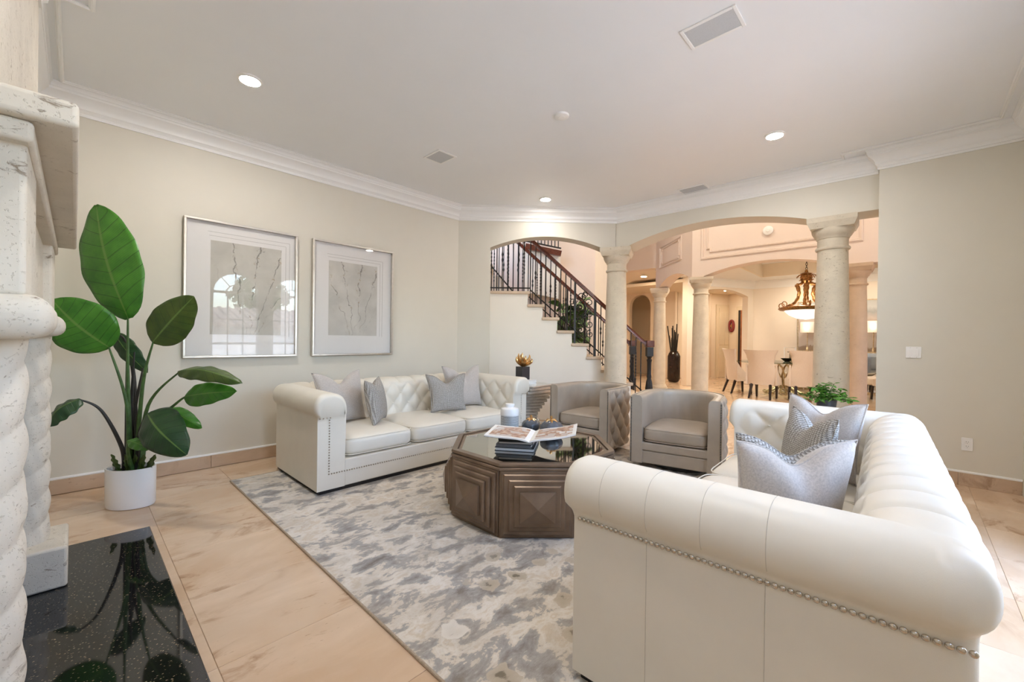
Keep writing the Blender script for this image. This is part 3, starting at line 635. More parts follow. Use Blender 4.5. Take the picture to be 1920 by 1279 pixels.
for k in range(1, 8):
    sadd(sbox(-.02-.19*k, -.02-.19*(k-1), 8.15, 9.5, ZL-.05, ZL+RISE*k)).build('upper_step', 'travertine_stair', st, bevel=.01)

def railz(l): return 1.919-.8825*(l-1.573)
def botz(l): return ZL+.03-.864*(l-L0)
def make_railing(label):
    e = empty('stair_railing', label, 'railing', S(1, 7.0, 0), 0, 'staircase railings')
    inv = Matrix.Translation(-S(1, 7.0, 0))
    def put(mb, name, mat, **k): mb.v = [tuple(inv @ Vector(v)) for v in mb.v]; return mb.build(name, mat, e, **k)
    D = 7.08
    h = MB(); lm = -.02
    pts = [S(-.8, D, railz(lm)+.02), S(lm-.06, D, railz(lm)+.015), S(lm+.04, D, railz(lm+.04)), S(2.16, D, railz(2.16)), S(2.25, D, 1.325), S(2.40, D, 1.325)]
    prof = [(-.03, -.03), (.03, -.03), (.036, .0), (.026, .03), (-.026, .03), (-.036, 0)]
    vs, fs = [], []
    for p in pts:
        for (a, b) in prof: vs.append(p+F0*a+Vector((0, 0, b*1.25)))
    for i in range(len(pts)-1):
        for q in range(6): fs.append((i*6+q, i*6+(q+1) % 6, i*6+6+(q+1) % 6, i*6+6+q))
    fs += [tuple(range(6)), tuple(len(vs)-6+q for q in range(6))]
    h.add(vs, fs); put(h, 'handrail', 'mahogany', smooth=True)
    b = MB(); b.tube([S(-.8, D, ZL+.06), S(.30, D, ZL+.06)], .011, 4); b.tube([S(.30, D, ZL+.03), S(2.3, D, botz(2.3)+.0)], .011, 4); put(b, 'bottom_rail', 'iron_black')
    ls = [(-.55+.0925*i) for i in range(9)]; ls = [l for l in ls if l < .25]
    fl_ = [L0+.04+.0925*.93*i for i in range(24)]
    SC0, SC1 = 1.06, 1.40
    i = 0
    for l in ls+fl_:
        if SC0 < l < SC1 or l > 2.27: continue
        if l < .25: zb, zt = ZL+.0, railz(lm)
        else: k = min(9, int((l-L0)/RUN)+1); zb, zt = ZL-RISE*k, railz(l)-.03
        p = S(l, D, 0); m_ = MB(); H = zt-zb; kind = i % 3
        if kind == 0: pr = [(.0095, 0), (.0095, H)]
        elif kind == 1: pr = [(.0085, 0), (.0085, H*.42), (.018, H*.46), (.0085, H*.5), (.018, H*.54), (.0085, H*.58), (.0085, H)]
        else: pr = [(.0085, 0), (.0085, H*.25)]+[(.014 if t % 2 else .007, H*(.25+.5*t/18)) for t in range(1, 18)]+[(.0085, H*.75), (.0085, H)]
        m_.lathe(pr, 6, (p.x, p.y, zb)); put(m_, 'baluster', 'iron_black', smooth=kind > 0); i += 1
    for l in (SC0, SC1):
        zb = ZL-RISE*(int((l-L0)/RUN)+1); p = S(l, D, 0); q = R0*.016; f = F0*.016
        put(MB().frustum([p-q-f+Vector((0,0,zb)), p+q-f+Vector((0,0,zb)), p+q+f+Vector((0,0,zb)), p-q+f+Vector((0,0,zb))], [p-q-f+Vector((0,0,railz(l))), p+q-f+Vector((0,0,railz(l))), p+q+f+Vector((0,0,railz(l))), p-q+f+Vector((0,0,railz(l)))]), 'post', 'iron_black')
    def spiral(cl, cz, r0, turns, a0, sgn, r1=.012):
        n = int(26*turns)
        return [S(cl+(r0+(r1-r0)*t/n)*math.cos(a0+sgn*2*PI*turns*t/n), D, cz+(r0+(r1-r0)*t/n)*math.sin(a0+sgn*2*PI*turns*t/n)) for t in range(n+1)]
    mid = (SC0+SC1)/2; zm = (railz(mid)+botz(mid))/2
    for (dl, dz, r, a0, sg) in ((-.07, .30, .085, -PI/2, 1), (.07, .20, .085, -PI/2, -1), (-.08, .12, .08, PI/2, -1), (.08, .02, .08, PI/2, 1), (-.08, -.10, .085, -PI/2, 1), (.08, -.16, .085, PI/2, 1), (-.07, -.26, .07, PI/2, -1), (.09, -.33, .07, PI/2, 1), (0, -.02, .06, 0, 1), (0, .34, .05, PI, 1)):
        put(MB().tube(spiral(mid+dl, zm+dz, r, 1.4, a0, sg), .0085, 5), 'scroll', 'iron_black', smooth=True)
    put(MB().tube([S(mid+.05*math.sin(t*1.3), D, zm-.42+.86*t/10) for t in range(11)], .008, 5), 'scroll', 'iron_black', smooth=True)
    p = S(2.335, D, 0); zb = ZL-RISE*9
    nw = MB(); nw.lathe([(.055, zb), (.055, zb+.12), (.04, zb+.14), (.05, zb+.2), (.062, zb+.34), (.05, zb+.44), (.034, zb+.5), (.04, zb+.54), (.034, zb+.58), (.036, zb+.78), (.045, zb+.82), (.03, zb+.84), (.05, zb+.88)], 16, (p.x, p.y, 0), flute=lambda a, z: .05*math.cos(8*a))
    q, f = R0*.052, F0*.052
    nw.frustum([p-q-f+Vector((0,0,zb+.88)), p+q-f+Vector((0,0,zb+.88)), p+q+f+Vector((0,0,zb+.88)), p-q+f+Vector((0,0,zb+.88))], [p-q-f+Vector((0,0,1.25)), p+q-f+Vector((0,0,1.25)), p+q+f+Vector((0,0,1.25)), p-q+f+Vector((0,0,1.25))])
    put(nw, 'newel_post', 'iron_black', smooth=True)
    q, f = R0*.066, F0*.066
    put(MB().frustum([p-q-f+Vector((0,0,1.255)), p+q-f+Vector((0,0,1.255)), p+q+f+Vector((0,0,1.255)), p-q+f+Vector((0,0,1.255))], [p-q-f+Vector((0,0,1.365)), p+q-f+Vector((0,0,1.365)), p+q+f+Vector((0,0,1.365)), p-q+f+Vector((0,0,1.365))]), 'newel_cap', 'mahogany', bevel=.01)
    return e
rail = make_railing('near black iron stair railing with scrollwork and mahogany handrail')
r2 = copy_tree(rail); r2.location = r2.location+F0*1.0; r2['label'] = 'far black iron stair railing seen behind the near one'
ur = empty('upper_railing', 'black iron railing climbing the upper flight left of the landing', 'railing', S(-.3, 8.1, ZL))
for k in range(9):
    l = -.05-.075*k; z0 = ZL+RISE*(l+.02)/-.19 if l < -.02 else ZL; p = S(l, 8.1, 0)-S(-.3, 8.1, ZL)
    MB().lathe([(.01, z0+.02), (.01, z0+1.0)] if k % 2 else [(.009, z0+.02)]+[(.015 if t % 2 else .008, z0+.3+.03*t) for t in range(14)]+[(.009, z0+1.0)], 6, (p.x, p.y, 0)).build('baluster', 'iron_black', ur, smooth=True)
MB().tube([S(.02, 8.1, ZL+.1)-S(-.3, 8.1, ZL), S(-.75, 8.1, ZL+.98)-S(-.3, 8.1, ZL)], .013, 4).build('bottom_rail', 'iron_black', ur)
MB().tube([S(.02, 8.1, ZL+1.05)-S(-.3, 8.1, ZL), S(-.75, 8.1, ZL+1.9)-S(-.3, 8.1, ZL)], .035, 6).build('handrail', 'mahogany', ur)
bc = empty('balcony_railing', 'upstairs balcony railing on a mahogany fascia above the staircase', 'railing', S(.8, 9.3, 3.3))
o_ = S(.8, 9.3, 3.3)
def bput(mb, *a, **k): mb.v = [tuple(Vector(v)-o_) for v in mb.v]; return mb.build(*a, **k)
pa, pb = at(985, 462, 9.3), at(1052, 476, 9.3)
bput(MB().bar(pa, pb, .1, .12), 'fascia', 'mahogany', bc)
bput(MB().frustum([pa+F0*.1-Vector((0,0,1)), pb+F0*.1-Vector((0,0,1)), pb+F0*.3-Vector((0,0,1)), pa+F0*.3-Vector((0,0,1))], [pa+F0*.1, pb+F0*.1, pb+F0*.3, pa+F0*.3]), 'gallery_wall', 'paint_stair', bc)
for k in range(9):
    p = pa.lerp(pb, .16+k*.095); bput(MB().lathe([(.011, .13), (.011, 1.0)], 6, tuple(p)), 'baluster', 'iron_black', bc)
bput(MB().bar(pa+Vector((0,0,.12)), pb+Vector((0,0,.12)), .03, .03), 'bottom_rail', 'iron_black', bc)

# ------------------------------------------------------------------ helpers for furniture
def part(mb, name, mat, e, **k):
    """mesh given in room coordinates -> part of an unrotated thing"""
    o = e.location; mb.v = [(v[0]-o.x, v[1]-o.y, v[2]-o.z) for v in mb.v]; return mb.build(name, mat, e, **k)
def atz(px, py, z):
    d = FW + RT*((px-960)/F_PX) + UP*((639.5-py)/F_PX); return Vector((0, 0, CAM_H)) + d*((z-CAM_H)/d.z)
def rbox(cx, cy, z0, z1, w, d, bulge=.02, r=.05, n=16, shape=None):
    """upholstered cushion: rounded box with a crowned top"""
    m = MB(); h = z1-z0; e = 2.0*.34
    def sp(c, p): return math.copysign(abs(c)**p, c)
    nu, nv = 4*n, 2*n
    vs, fs = [], []
    for j in range(nv+1):
        ph = -PI/2+PI*j/nv; cz, sz = sp(math.cos(ph), .28), sp(math.sin(ph), .45)
        for i in range(nu):
            th = 2*PI*i/nu; x, y = sp(math.cos(th), .24)*cz, sp(math.sin(th), .24)*cz
            z = (z0+z1)/2+sz*h/2+(bulge*(1-x*x)*(1-y*y) if sz > 0 else 0)
            X, Y = cx+x*w/2, cy+y*d/2
            if shape: X, Y = shape(X, Y)
            vs.append((X, Y, z))
    for j in range(nv):
        for i in range(nu): fs.append((j*nu+i, j*nu+(i+1) % nu, (j+1)*nu+(i+1) % nu, (j+1)*nu+i))
    m.add(vs, fs); return m
def resample(pr, step):
    out = [pr[0]]
    for a, b in zip(pr, pr[1:]):
        L = math.hypot(b[0]-a[0], b[1]-a[1]); k = max(1, int(round(L/step)))
        for i in range(1, k+1): out.append((a[0]+(b[0]-a[0])*i/k, a[1]+(b[1]-a[1])*i/k))
    return out
def smoothp(pr, it=2):
    for _ in range(it): pr = [pr[0]]+[((a[0]+2*b[0]+c[0])/4, (a[1]+2*b[1]+c[1])/4) for a, b, c in zip(pr, pr[1:], pr[2:])]+[pr[-1]]
    return pr

# ------------------------------------------------------------------ fireplace
fp = empty('fireplace', 'carved white coral stone fireplace surround with twisted columns', 'fireplace', (-.13, 2.54, 0))
for yc in (3.365, 1.715):
    part(MB().box(XF+.003, yc-.195, .032, -.018, yc+.195, .245), 'plinth', 'coral_stone', fp, bevel=.014, bseg=3)
    tw = MB(); n = 150
    tw.lathe([(.083, .24+1.10*i/n) for i in range(n+1)], 48, (-.174, yc, 0), flute=lambda a, z: .13*abs(math.cos(a-z*2*PI/.30))**.8-.06+.02*math.sin(9*a+31*z))
    part(tw, 'twisted_column', 'coral_stone', fp, smooth=True)
    part(MB().box(XF+.003, yc-.205, 1.335, -.036, yc+.205, 1.445), 'capital', 'coral_stone', fp, bevel=.048, bseg=5)
    part(MB().box(XF+.003, yc-.175, 1.44, -.082, yc+.175, 1.85), 'pilaster_block', 'coral_stone', fp, bevel=.012, bseg=3)
part(MB().box(XF+.003, 1.88, 1.445, -.115, 3.20, 1.85), 'frieze', 'coral_stone', fp, bevel=.008)
part(MB().box(XF+.003, 1.50, 1.80, -.070, 3.57, 1.85), 'cornice', 'coral_stone', fp, bevel=.01)
part(MB().box(XF+.003, 1.47, 1.85, .004, 3.60, 1.912), 'mantel_shelf', 'coral_stone', fp, bevel=.012, bseg=3)
part(MB().box(XF+.002, 1.92, .032, XF+.012, 3.17, 1.44), 'firebox_dark_sheet', 'plinth_dark', fp)  # flat sheet coloured dark for the shade inside the firebox recess
hs = MB().box(XF+.002, .75, 0, .367, 3.78, .031).build('hearth_slab', 'granite_black', bevel=.006); tag(hs, 'polished black granite hearth slab with gold flecks', 'hearth')

# ------------------------------------------------------------------ rug
rg = empty('area_rug', 'abstract grey, cream and taupe area rug under the seating', 'rug', ((RUG[0]+RUG[2])/2, (RUG[1]+RUG[3])/2, 0))
rw, rd = (RUG[2]-RUG[0])/2, (RUG[3]-RUG[1])/2
MB().box(-rw+.012, -rd+.012, 0, rw-.012, rd-.012, .011).build('pile', 'rug_pile', rg)
bd = MB(); bd.tube([(-rw+.008, -rd+.008, .006), (rw-.008, -rd+.008, .006), (rw-.008, rd-.008, .006), (-rw+.008, rd-.008, .006)], .0085, 8, closed=True); bd.build('binding', 'rug_binding', rg)

# ------------------------------------------------------------------ chesterfield sofas
SL, SW = 2.62, 1.085
def make_sofa(label):
    e = empty('chesterfield_sofa', label, 'sofa', (0, 0, 0), 0, 'white leather chesterfield sofas')
    PR = [(0, .047), (0, .30), (0, .575), (.003, .592), (.016, .600), (.028, .625), (.036, .67), (.036, .72), (.026, .768), (.006, .808), (-.025, .834), (-.075, .843), (-.125, .840), (-.172, .822), (-.208, .79), (-.230, .745), (-.242, .69), (-.245, .60), (-.242, .50), (-.238, .30), (-.238, .047)]
    PR = [(o, z if z <= .5 else (.5+(z-.5)*2.27 if z <= .575 else .67+(z-.575)*.76)) for o, z in PR]
    PR = smoothp(resample(PR, .016), 1); npf = len(PR)
    nrm = []
    for i in range(npf):
        a, b = PR[max(0, i-1)], PR[min(npf-1, i+1)]; t = (b[0]-a[0], b[1]-a[1]); L = math.hypot(*t) or 1; nrm.append((t[1]/L*1.0, -t[0]/L))
    # make normals point away from the padding
    nrm = [(n[0], n[1]) if True else n for n in nrm]
    Rc = .07; global SOFA_PR, SOFA_NR; SOFA_PR, SOFA_NR = PR, nrm
    def ring_pos(seg, t, o):
        # three straight runs joined by small rounded corners (outer face line x=0, y=SW, x=SL)
        c_ = max(Rc, -o)
        if seg == 0: return (-o, t*(SW-c_), (-1, 0))
        if seg == 2: return (c_+t*(SL-2*c_), SW+o, (0, 1))
        if seg == 4: return (SL+o, (1-t)*(SW-c_), (1, 0))
        a = PI-(PI/2)*t if seg == 1 else PI/2-(PI/2)*t
        cx, cy_ = (Rc, SW-Rc) if seg == 1 else (SL-Rc, SW-Rc)
        R = Rc+o; n = (math.cos(a), math.sin(a))
        if R > 0: return (cx+R*n[0], cy_+R*n[1], n)
        sgn = -1 if seg == 1 else 1
        return (cx+sgn*R*1.0, cy_+R*1.0, n)
    rows = []
    def add_run(seg, n, L, s0):
        for i in range(n+1): rows.append((seg, i/n, s0+L*i/n))
    add_run(0, 84, SW-Rc, 0); add_run(1, 7, .11, SW-Rc); add_run(2, 196, SL-2*Rc, 0); add_run(3, 7, .11, 0); add_run(4, 84, SW-Rc, 0)
    V = []
    # rounded arm fronts: a few shrunken rings ahead of each end
    def prof_disp(seg, t, s, i):
        o, z = PR[i]; inner = o < -.16 and z < .82; top = not (z < .665 and o > -.1)
        d = 0.0
        if seg in (0, 4):
            ss = (t if seg == 0 else 1-t)*(SW-max(Rc, -o)); ed = SW-max(Rc, -o)-ss
            pl = .245; per = ss % pl; near = min(per, pl-per)
            if ss < .08: near = .1
        elif seg == 2: c_ = max(Rc, -o); pl = .2; ss = c_+t*(SL-2*c_)-SL/2; ed = min(t, 1-t)*(SL-2*c_); per = ss % pl; near = min(per, pl-per)
        else: return 0
        if top and not inner:
            k = .0035 if seg in (0, 4) else .019
            wdt = .006 if seg in (0, 4) else .016
            d -= k*math.exp(-(near/wdt)**2)
            if seg == 2:
                d += .008*math.sin(PI*per/pl); d *= max(0, min(1, (ed-.02)/.12))
            else: d *= 0
        if inner:
            u = ss/(pl/2); w_ = (z-.70)/.125; fade = (min(1, max(0, (ss-.02)/.10)) if seg != 2 else 1)*max(0, min(1, ed/.06))
            pf = math.sqrt(abs(math.sin(PI*(u+w_)/2)*math.sin(PI*(u-w_)/2)))
            d += (.034*(pf-.55))*min(1, (.82-z)/.05)*fade*max(0, min(1, (z-.38)/.06))
        return d
    def emit_ring(seg, t, s, yoff=0, sh=0):
        ring = []
        for i, (o, z) in enumerate(PR):
            d = prof_disp(seg, t, s, i); no, nz = nrm[i]
            oo, zz = o+no*d, z+nz*d
            if sh:
                oc = -.12; k = 1-sh*.22
                if z > .64: zz = .64+(zz-.64)*(1-sh*.16); oo = oc+(oo-oc)*k
                else: oo = oc+(oo-oc)*(1-sh*.02)
            x, y, n = ring_pos(seg, t, oo)
            ring.append((x, y-yoff*max(0, min(1, (z-.645)/.06)) if yoff else y, zz))
        V.append(ring)
    for yo, sh in ((.045, 1), (.040, .62), (.028, .3), (.012, .08)): emit_ring(0, 0, 0, yo, sh)
    for (seg, t, s) in rows: emit_ring(seg, t, s)
    for yo, sh in ((.012, .08), (.028, .3), (.040, .62), (.045, 1)): emit_ring(4, 1, 0, yo, sh)
    m = MB(); vs = [v for r in V for v in r]; fs = []
    for j in range(len(V)-1):
        for i in range(npf-1): fs.append((j*npf+i, j*npf+i+1, (j+1)*npf+i+1, (j+1)*npf+i))
    top_i = max(range(npf), key=lambda i: PR[i][1]); io = max(i for i in range(top_i) if PR[i][1] <= .646); ii = min(i for i in range(top_i, npf) if PR[i][1] <= .646)
    for b0 in (0, (len(V)-1)*npf):
        fs.append(tuple(b0+i for i in range(io, ii+1))); fs.append(tuple(b0+i for i in list(range(0, io+1))+list(range(ii, npf))))
    m.add(vs, fs); body = m.build('rolled_arms_and_back', 'leather_white', e, smooth=True, angle=50)
    # buttons
    bt = MB()
    for row, zz in ((0, .70), (1, .575), (2, .45)):
        k = 0
        while True:
            ss = -1.2+.2*k+(.1 if row % 2 else 0); x = SL/2+ss
            if x > SL-.27: break
            if x > .27:
                def oat(z): return min(PR, key=lambda p: abs(p[1]-z)+(10 if p[0] > -.18 else 0))[0]
                y = SW+oat(zz)+.0; bt.lathe([(.002, -.006), (.010, -.004), (.012, 0), (.010, .004), (.002, .006)], 10, (x, y+.008, zz))
            k += 1
    for sx in (0, 1):
        for row, zz in ((0, .70), (1, .575), (2, .45)):
            for k in range(5):
                ss = .245*k+(.1225 if row % 2 else 0)
                if .05 < ss < SW-.3:
                    x = .236 if not sx else SL-.236; bt.lathe([(.002, -.006), (.010, -.004), (.012, 0), (.010, .004), (.002, .006)], 10, (x, ss, zz))
    stuff(bt.build('tufting_buttons', 'leather_white', e, smooth=True), 'covered tufting buttons')
    MB().box(.235, .0, .047, SL-.235, SW-.2, .283).build('front_rail', 'leather_white', e, bevel=.012)
    cw = (SL-.478)/3
    for k in range(3):
        cx = .239+cw*(k+.5); c = rbox(cx, .43, .284, .465, cw-.004, .86, .022).build('seat_cushion', 'leather_white', e, smooth=True)
        pp = MB()
        for zz in (.445, .305):
            pts = []
            for i in range(64):
                th = 2*PI*i/64; sp = lambda c_, p: math.copysign(abs(c_)**p, c_); kx = 1.0
                pts.append((cx+sp(math.cos(th), .24)*(cw-.008)/2*kx, .43+sp(math.sin(th), .24)*.428, zz))
            pp.tube(pts, .004, 6, closed=True)
        pp.build('piping', 'leather_white', c, smooth=True)
    MB().box(.025, .025, .0115, SL-.025, SW-.03, .05).build('plinth', 'plinth_dark', e)
    nl = MB(); sp_ = .0225; path = [(.012, .665), (.098, .665), (.098, .18), (SL-.098, .18), (SL-.098, .665), (SL-.012, .665)]
    for a, b in zip(path, path[1:]):
        L = math.hypot(b[0]-a[0], b[1]-a[1]); n = int(L/sp_)
        for i in range(n):
            x, z = a[0]+(b[0]-a[0])*i/n, a[1]+(b[1]-a[1])*i/n; yy = -.002-.047*max(0, min(1, (z-.645)/.06))
            nl.lathe([(.0075, 0), (.0065, .003), (.003, .0055)], 6, (0, 0, 0)); base = len(nl.v)-18
            for q in range(18): v = nl.v[base+q]; nl.v[base+q] = (x+v[0], yy-v[2], z+v[1])
    stuff(nl.build('front_nailheads', 'nickel', e, smooth=True), 'row of nickel nailheads along the front')
    return e
sofaL = make_sofa('white leather chesterfield sofa against the picture wall'); sofaL.location = (1.405, 3.575, 0)
sofaR = copy_tree(sofaL); sofaR['label'] = 'white leather chesterfield sofa in the right foreground seen from its arm'
TH = math.radians(2.0); sofaR.location = (1.372+SL*math.cos(TH), .955+SL*math.sin(TH), 0); sofaR.rotation_euler = (0, 0, PI+TH)
nm = MB().lathe([(.0088, 0), (.0088, .001), (.0078, .0035), (.0045, .0058), (.001, .0066)], 12).mesh('nailhead', 'nickel', True)
for i in range(55):
    o = bpy.data.objects.new('nailhead', nm); COL.objects.link(o); o.parent = sofaR; o.location = (SL+.0015, .026+i*.0193, .652); o.rotation_euler = (0, PI/2, 0)
for yy, z0, z1 in ((.298, .05, .665), (.658, .05, .665)):
    MB().tube([(SL+.0004, yy, z0), (SL+.0004, yy, z1)], .0011, 5).build('panel_seam', 'stitch_beige', sofaR)
for yy in (.129, .305, .484, .664):
    MB().tube([(SL+o+nx*.0002, yy, z+nz*.0002) for (o, z), (nx, nz) in zip(SOFA_PR, SOFA_NR) if z > .685 and o > -.20], .0010, 5).build('roll_seam', 'stitch_beige', sofaR)

# ------------------------------------------------------------------ pillows
def pillow(label, group, size, thick, chop, mat, loc, face, lean, dz=0):
    """square knife-edge cushion with a chop in its top edge; face = plan direction its front looks to"""
    rz = math.atan2(face[1], face[0])+PI/2
    e = bpy.data.objects.new('throw_pillow', None); COL.objects.link(e); e.location = loc; e.rotation_euler = (-lean, 0, rz); e.empty_display_size = .1
    tag(e, label, 'pillow', group); n = 33; m = MB(); H = size/2
    def ss(x, a, b): x = max(0, min(1, (x-a)/(b-a))); return x*x*(3-2*x)
    def P(u, v, sgn):
        x = H*u*(1-.10*(1-v*v)*abs(u)); z = H*v*(1-.10*(1-u*u)*abs(v))
        T = thick/2*(max(0, (1-u*u))*max(0, (1-v*v)))**.42
        c = ss(v, -.35, 1.0); dip = math.exp(-(u/.42)**2)*c
        z -= chop*dip; T = T*(1-.35*math.exp(-(u/.22)**2)*c)+.018*dip*(1-v*v)
        x += .035*u*abs(u)*c*chop/.12
        y = sgn*T + .012*math.sin(3*u+1)*(1-u*u)*(1-v*v)
        return (x, y, z+H)
    for sgn in (-1, 1): m.grid(lambda a, b: P(2*a-1, 2*b-1, sgn), n, n)
    o = m.build('cover', mat, e, smooth=True, angle=80)
    bm = bmesh.new(); bm.from_mesh(o.data); bmesh.ops.remove_doubles(bm, verts=bm.verts, dist=.0006); bmesh.ops.recalc_face_normals(bm, faces=bm.faces); bm.to_mesh(o.data); bm.free(); o.data.shade_smooth()
    edge = [P(2*i/24-1, -1, 1) for i in range(24)]+[P(1, 2*i/24-1, 1) for i in range(24)]+[P(1-2*i/24, 1, 1) for i in range(24)]+[P(-1, 1-2*i/24, 1) for i in range(24)]
    MB().tube(edge, .0035, 5, closed=True).build('piping', mat, e, smooth=True); return e
GL, GR = 'throw pillows on the picture-wall sofa', 'throw pillows on the foreground sofa'
pillow('plain grey pillow at the left end of the far sofa', GL, .54, .20, .11, 'velvet_grey', (1.92, 4.17, .475), (.30, -.95), .26)
pillow('knitted grey pillow, left one of the two on the far sofa', GL, .46, .17, .075, 'knit_grey', (2.20, 3.98, .475), (.72, -.69), .20)
pillow('knitted grey pillow, right one of the two on the far sofa', GL, .46, .17, .10, 'knit_grey', (3.10, 3.99, .475), (-.25, -.97), .24)
pillow('plain grey pillow at the right end of the far sofa', GL, .54, .20, .12, 'velvet_grey', (3.50, 4.15, .475), (-.02, -1), .22)
pillow('plain grey pillow nearest the camera on the foreground sofa', GR, .48, .19, .085, 'velvet_grey', (2.10, .38, .475), (.66, .75), .14)
pillow('knitted grey pillow mostly hidden behind the nearest plain pillow', GR, .43, .16, .08, 'knit_grey', (2.44, .44, .475), (.88, .47), .14)
pillow('knitted grey pillow in the middle of the foreground sofa', GR, .46, .18, .08, 'knit_grey', (3.08, .48, .475), (-.55, .83), .16)
pillow('plain grey pillow at the far end of the foreground sofa', GR, .51, .20, .085, 'velvet_grey', (3.46, .44, .475), (-.82, .57), .10)

# ------------------------------------------------------------------ octagonal coffee table
ct = empty('coffee_table', 'octagonal bronze-brown coffee table with stepped square panels and mirrored top', 'table', (2.59, 2.24, .011))
sd = .515; Ro = sd/2/math.sin(PI/8); ap = Ro*math.cos(PI/8)
def octo(R, z): return [(R*math.cos(PI/8+k*PI/4), R*math.sin(PI/8+k*PI/4), z) for k in range(8)]
cb = MB(); cb.frustum(octo(Ro*.975, 0), octo(Ro*.975, .46)); cb.build('carcass', 'bronze_wood', ct)
cb = MB(); cb.frustum(octo(Ro*1.0, .455), octo(Ro*1.0, .475)); cb.frustum(octo(Ro*.985, .475), octo(Ro*.985, .488)); cb.build('top_moulding', 'bronze_wood', ct, bevel=.004)
cb = MB(); oA, oB, oC, oD = octo(Ro*1.0, .488), octo(Ro*.995, .505), octo(Ro*.93, .505), octo(Ro*.93, .490)
cb.add(oA+oB+oC+oD, [(i, (i+1) % 8, 8+(i+1) % 8, 8+i) for i in range(8)]+[(8+i, 8+(i+1) % 8, 16+(i+1) % 8, 16+i) for i in range(8)]+[(16+i, 16+(i+1) % 8, 24+(i+1) % 8, 24+i) for i in range(8)]); cb.build('top_frame', 'bronze_wood', ct, bevel=.002)
cb = MB(); A_, B_ = octo(Ro*.905, .4985), octo(Ro*.885, .4985); cb.add(octo(Ro*.93, .492)+octo(Ro*.91, .499)+octo(Ro*.89, .499)+octo(Ro*.88, .494), [(r*8+i, r*8+(i+1) % 8, r*8+8+(i+1) % 8, r*8+8+i) for r in range(3) for i in range(8)]); cb.build('inner_frame', 'bronze_wood', ct)
cb = MB(); cb.frustum(octo(Ro*.88, .484), octo(Ro*.88, .4945)); cb.build('mirror_top', 'mirror_tint', ct)
for k in range(8):
    a = k*PI/4; rot = (0, 0, a+PI/2); base = Vector((ap*.975*math.cos(a), ap*.975*math.sin(a), .232))
    p = MB().box(-.243, -.012, -.222, .243, .0, .222).build('side_panel', 'bronze_wood', ct, loc=tuple(base+Vector((math.cos(a), math.sin(a), 0))*.0), rot=(0, 0, a+PI/2), bevel=.003)
    for w_, h_, p0_, pr_ in ((.452, .408, .010, .028), (.382, .342, .028, .046), (.312, .276, .046, .064)):
        cf = .007; fr = MB().frustum([(-w_/2, -p0_, -h_/2), (w_/2, -p0_, -h_/2), (w_/2, -p0_, h_/2), (-w_/2, -p0_, h_/2)], [(-w_/2, -pr_+cf, -h_/2), (w_/2, -pr_+cf, -h_/2), (w_/2, -pr_+cf, h_/2), (-w_/2, -pr_+cf, h_/2)])
        a_, b_ = w_/2-cf, h_/2-cf; fr.frustum([(-w_/2, -pr_+cf, -h_/2), (w_/2, -pr_+cf, -h_/2), (w_/2, -pr_+cf, h_/2), (-w_/2, -pr_+cf, h_/2)], [(-a_, -pr_, -b_), (a_, -pr_, -b_), (a_, -pr_, b_), (-a_, -pr_, b_)])
        fr.build('raised_square', 'bronze_wood', p)
    w_, h_ = .235, .205
    py = MB(); py.add([(-w_/2, -.063, -h_/2), (w_/2, -.063, -h_/2), (w_/2, -.063, h_/2), (-w_/2, -.063, h_/2), (-w_/2, -.080, -h_/2), (w_/2, -.080, -h_/2), (w_/2, -.080, h_/2), (-w_/2, -.080, h_/2), (0, -.112, 0)], [(0, 1, 5, 4), (1, 2, 6, 5), (2, 3, 7, 6), (3, 0, 4, 7), (4, 5, 8), (5, 6, 8), (6, 7, 8), (7, 4, 8)])
    py.build('pyramid', 'bronze_wood', p)
ZTAB = .5055
# books
def book(name, label, loc, rz, w_, d_, h_, mat, group=None):
    e = empty(name, label, 'book', loc, rz, group)
    MB().box(-w_/2, -d_/2, 0, w_/2, d_/2, .003).build('back_cover', mat, e); MB().box(-w_/2, -d_/2, h_-.003, w_/2, d_/2, h_).build('front_cover', mat, e)
    MB().box(-w_/2, -d_/2, .003, -w_/2+.004, d_/2, h_-.003).build('spine', mat, e); MB().box(-w_/2+.004, -d_/2+.005, .003, w_/2-.006, d_/2-.005, h_-.003).build('page_block', 'paper', e); return e
bx, by = 2.44, 2.25
for k, (rz, w_, d_, h_, mt, lb) in enumerate(((214, .36, .30, .026, 'book_dark', 'black hardcover at the bottom of the stack on the coffee table'), (31, .34, .27, .022, 'book_grey', 'grey hardcover second from the bottom of the coffee table stack'), (216, .33, .26, .02, 'book_dark', 'black hardcover third from the bottom of the coffee table stack'), (33, .31, .25, .024, 'book_dark', 'black hardcover on top of the stack under the open magazine'))):
    book('hardcover_book', lb, (bx, by, ZTAB+.0005+sum((.026, .022, .02, .024)[:k])+k*.0006), math.radians(rz), w_, d_, h_, mt, 'books stacked on the coffee table')
zb = ZTAB+.0005+.092+.0024+.003
mg = empty('open_magazine', 'open illustrated magazine lying across the book stack', 'magazine', (2.43, 2.09, zb), math.radians(33))
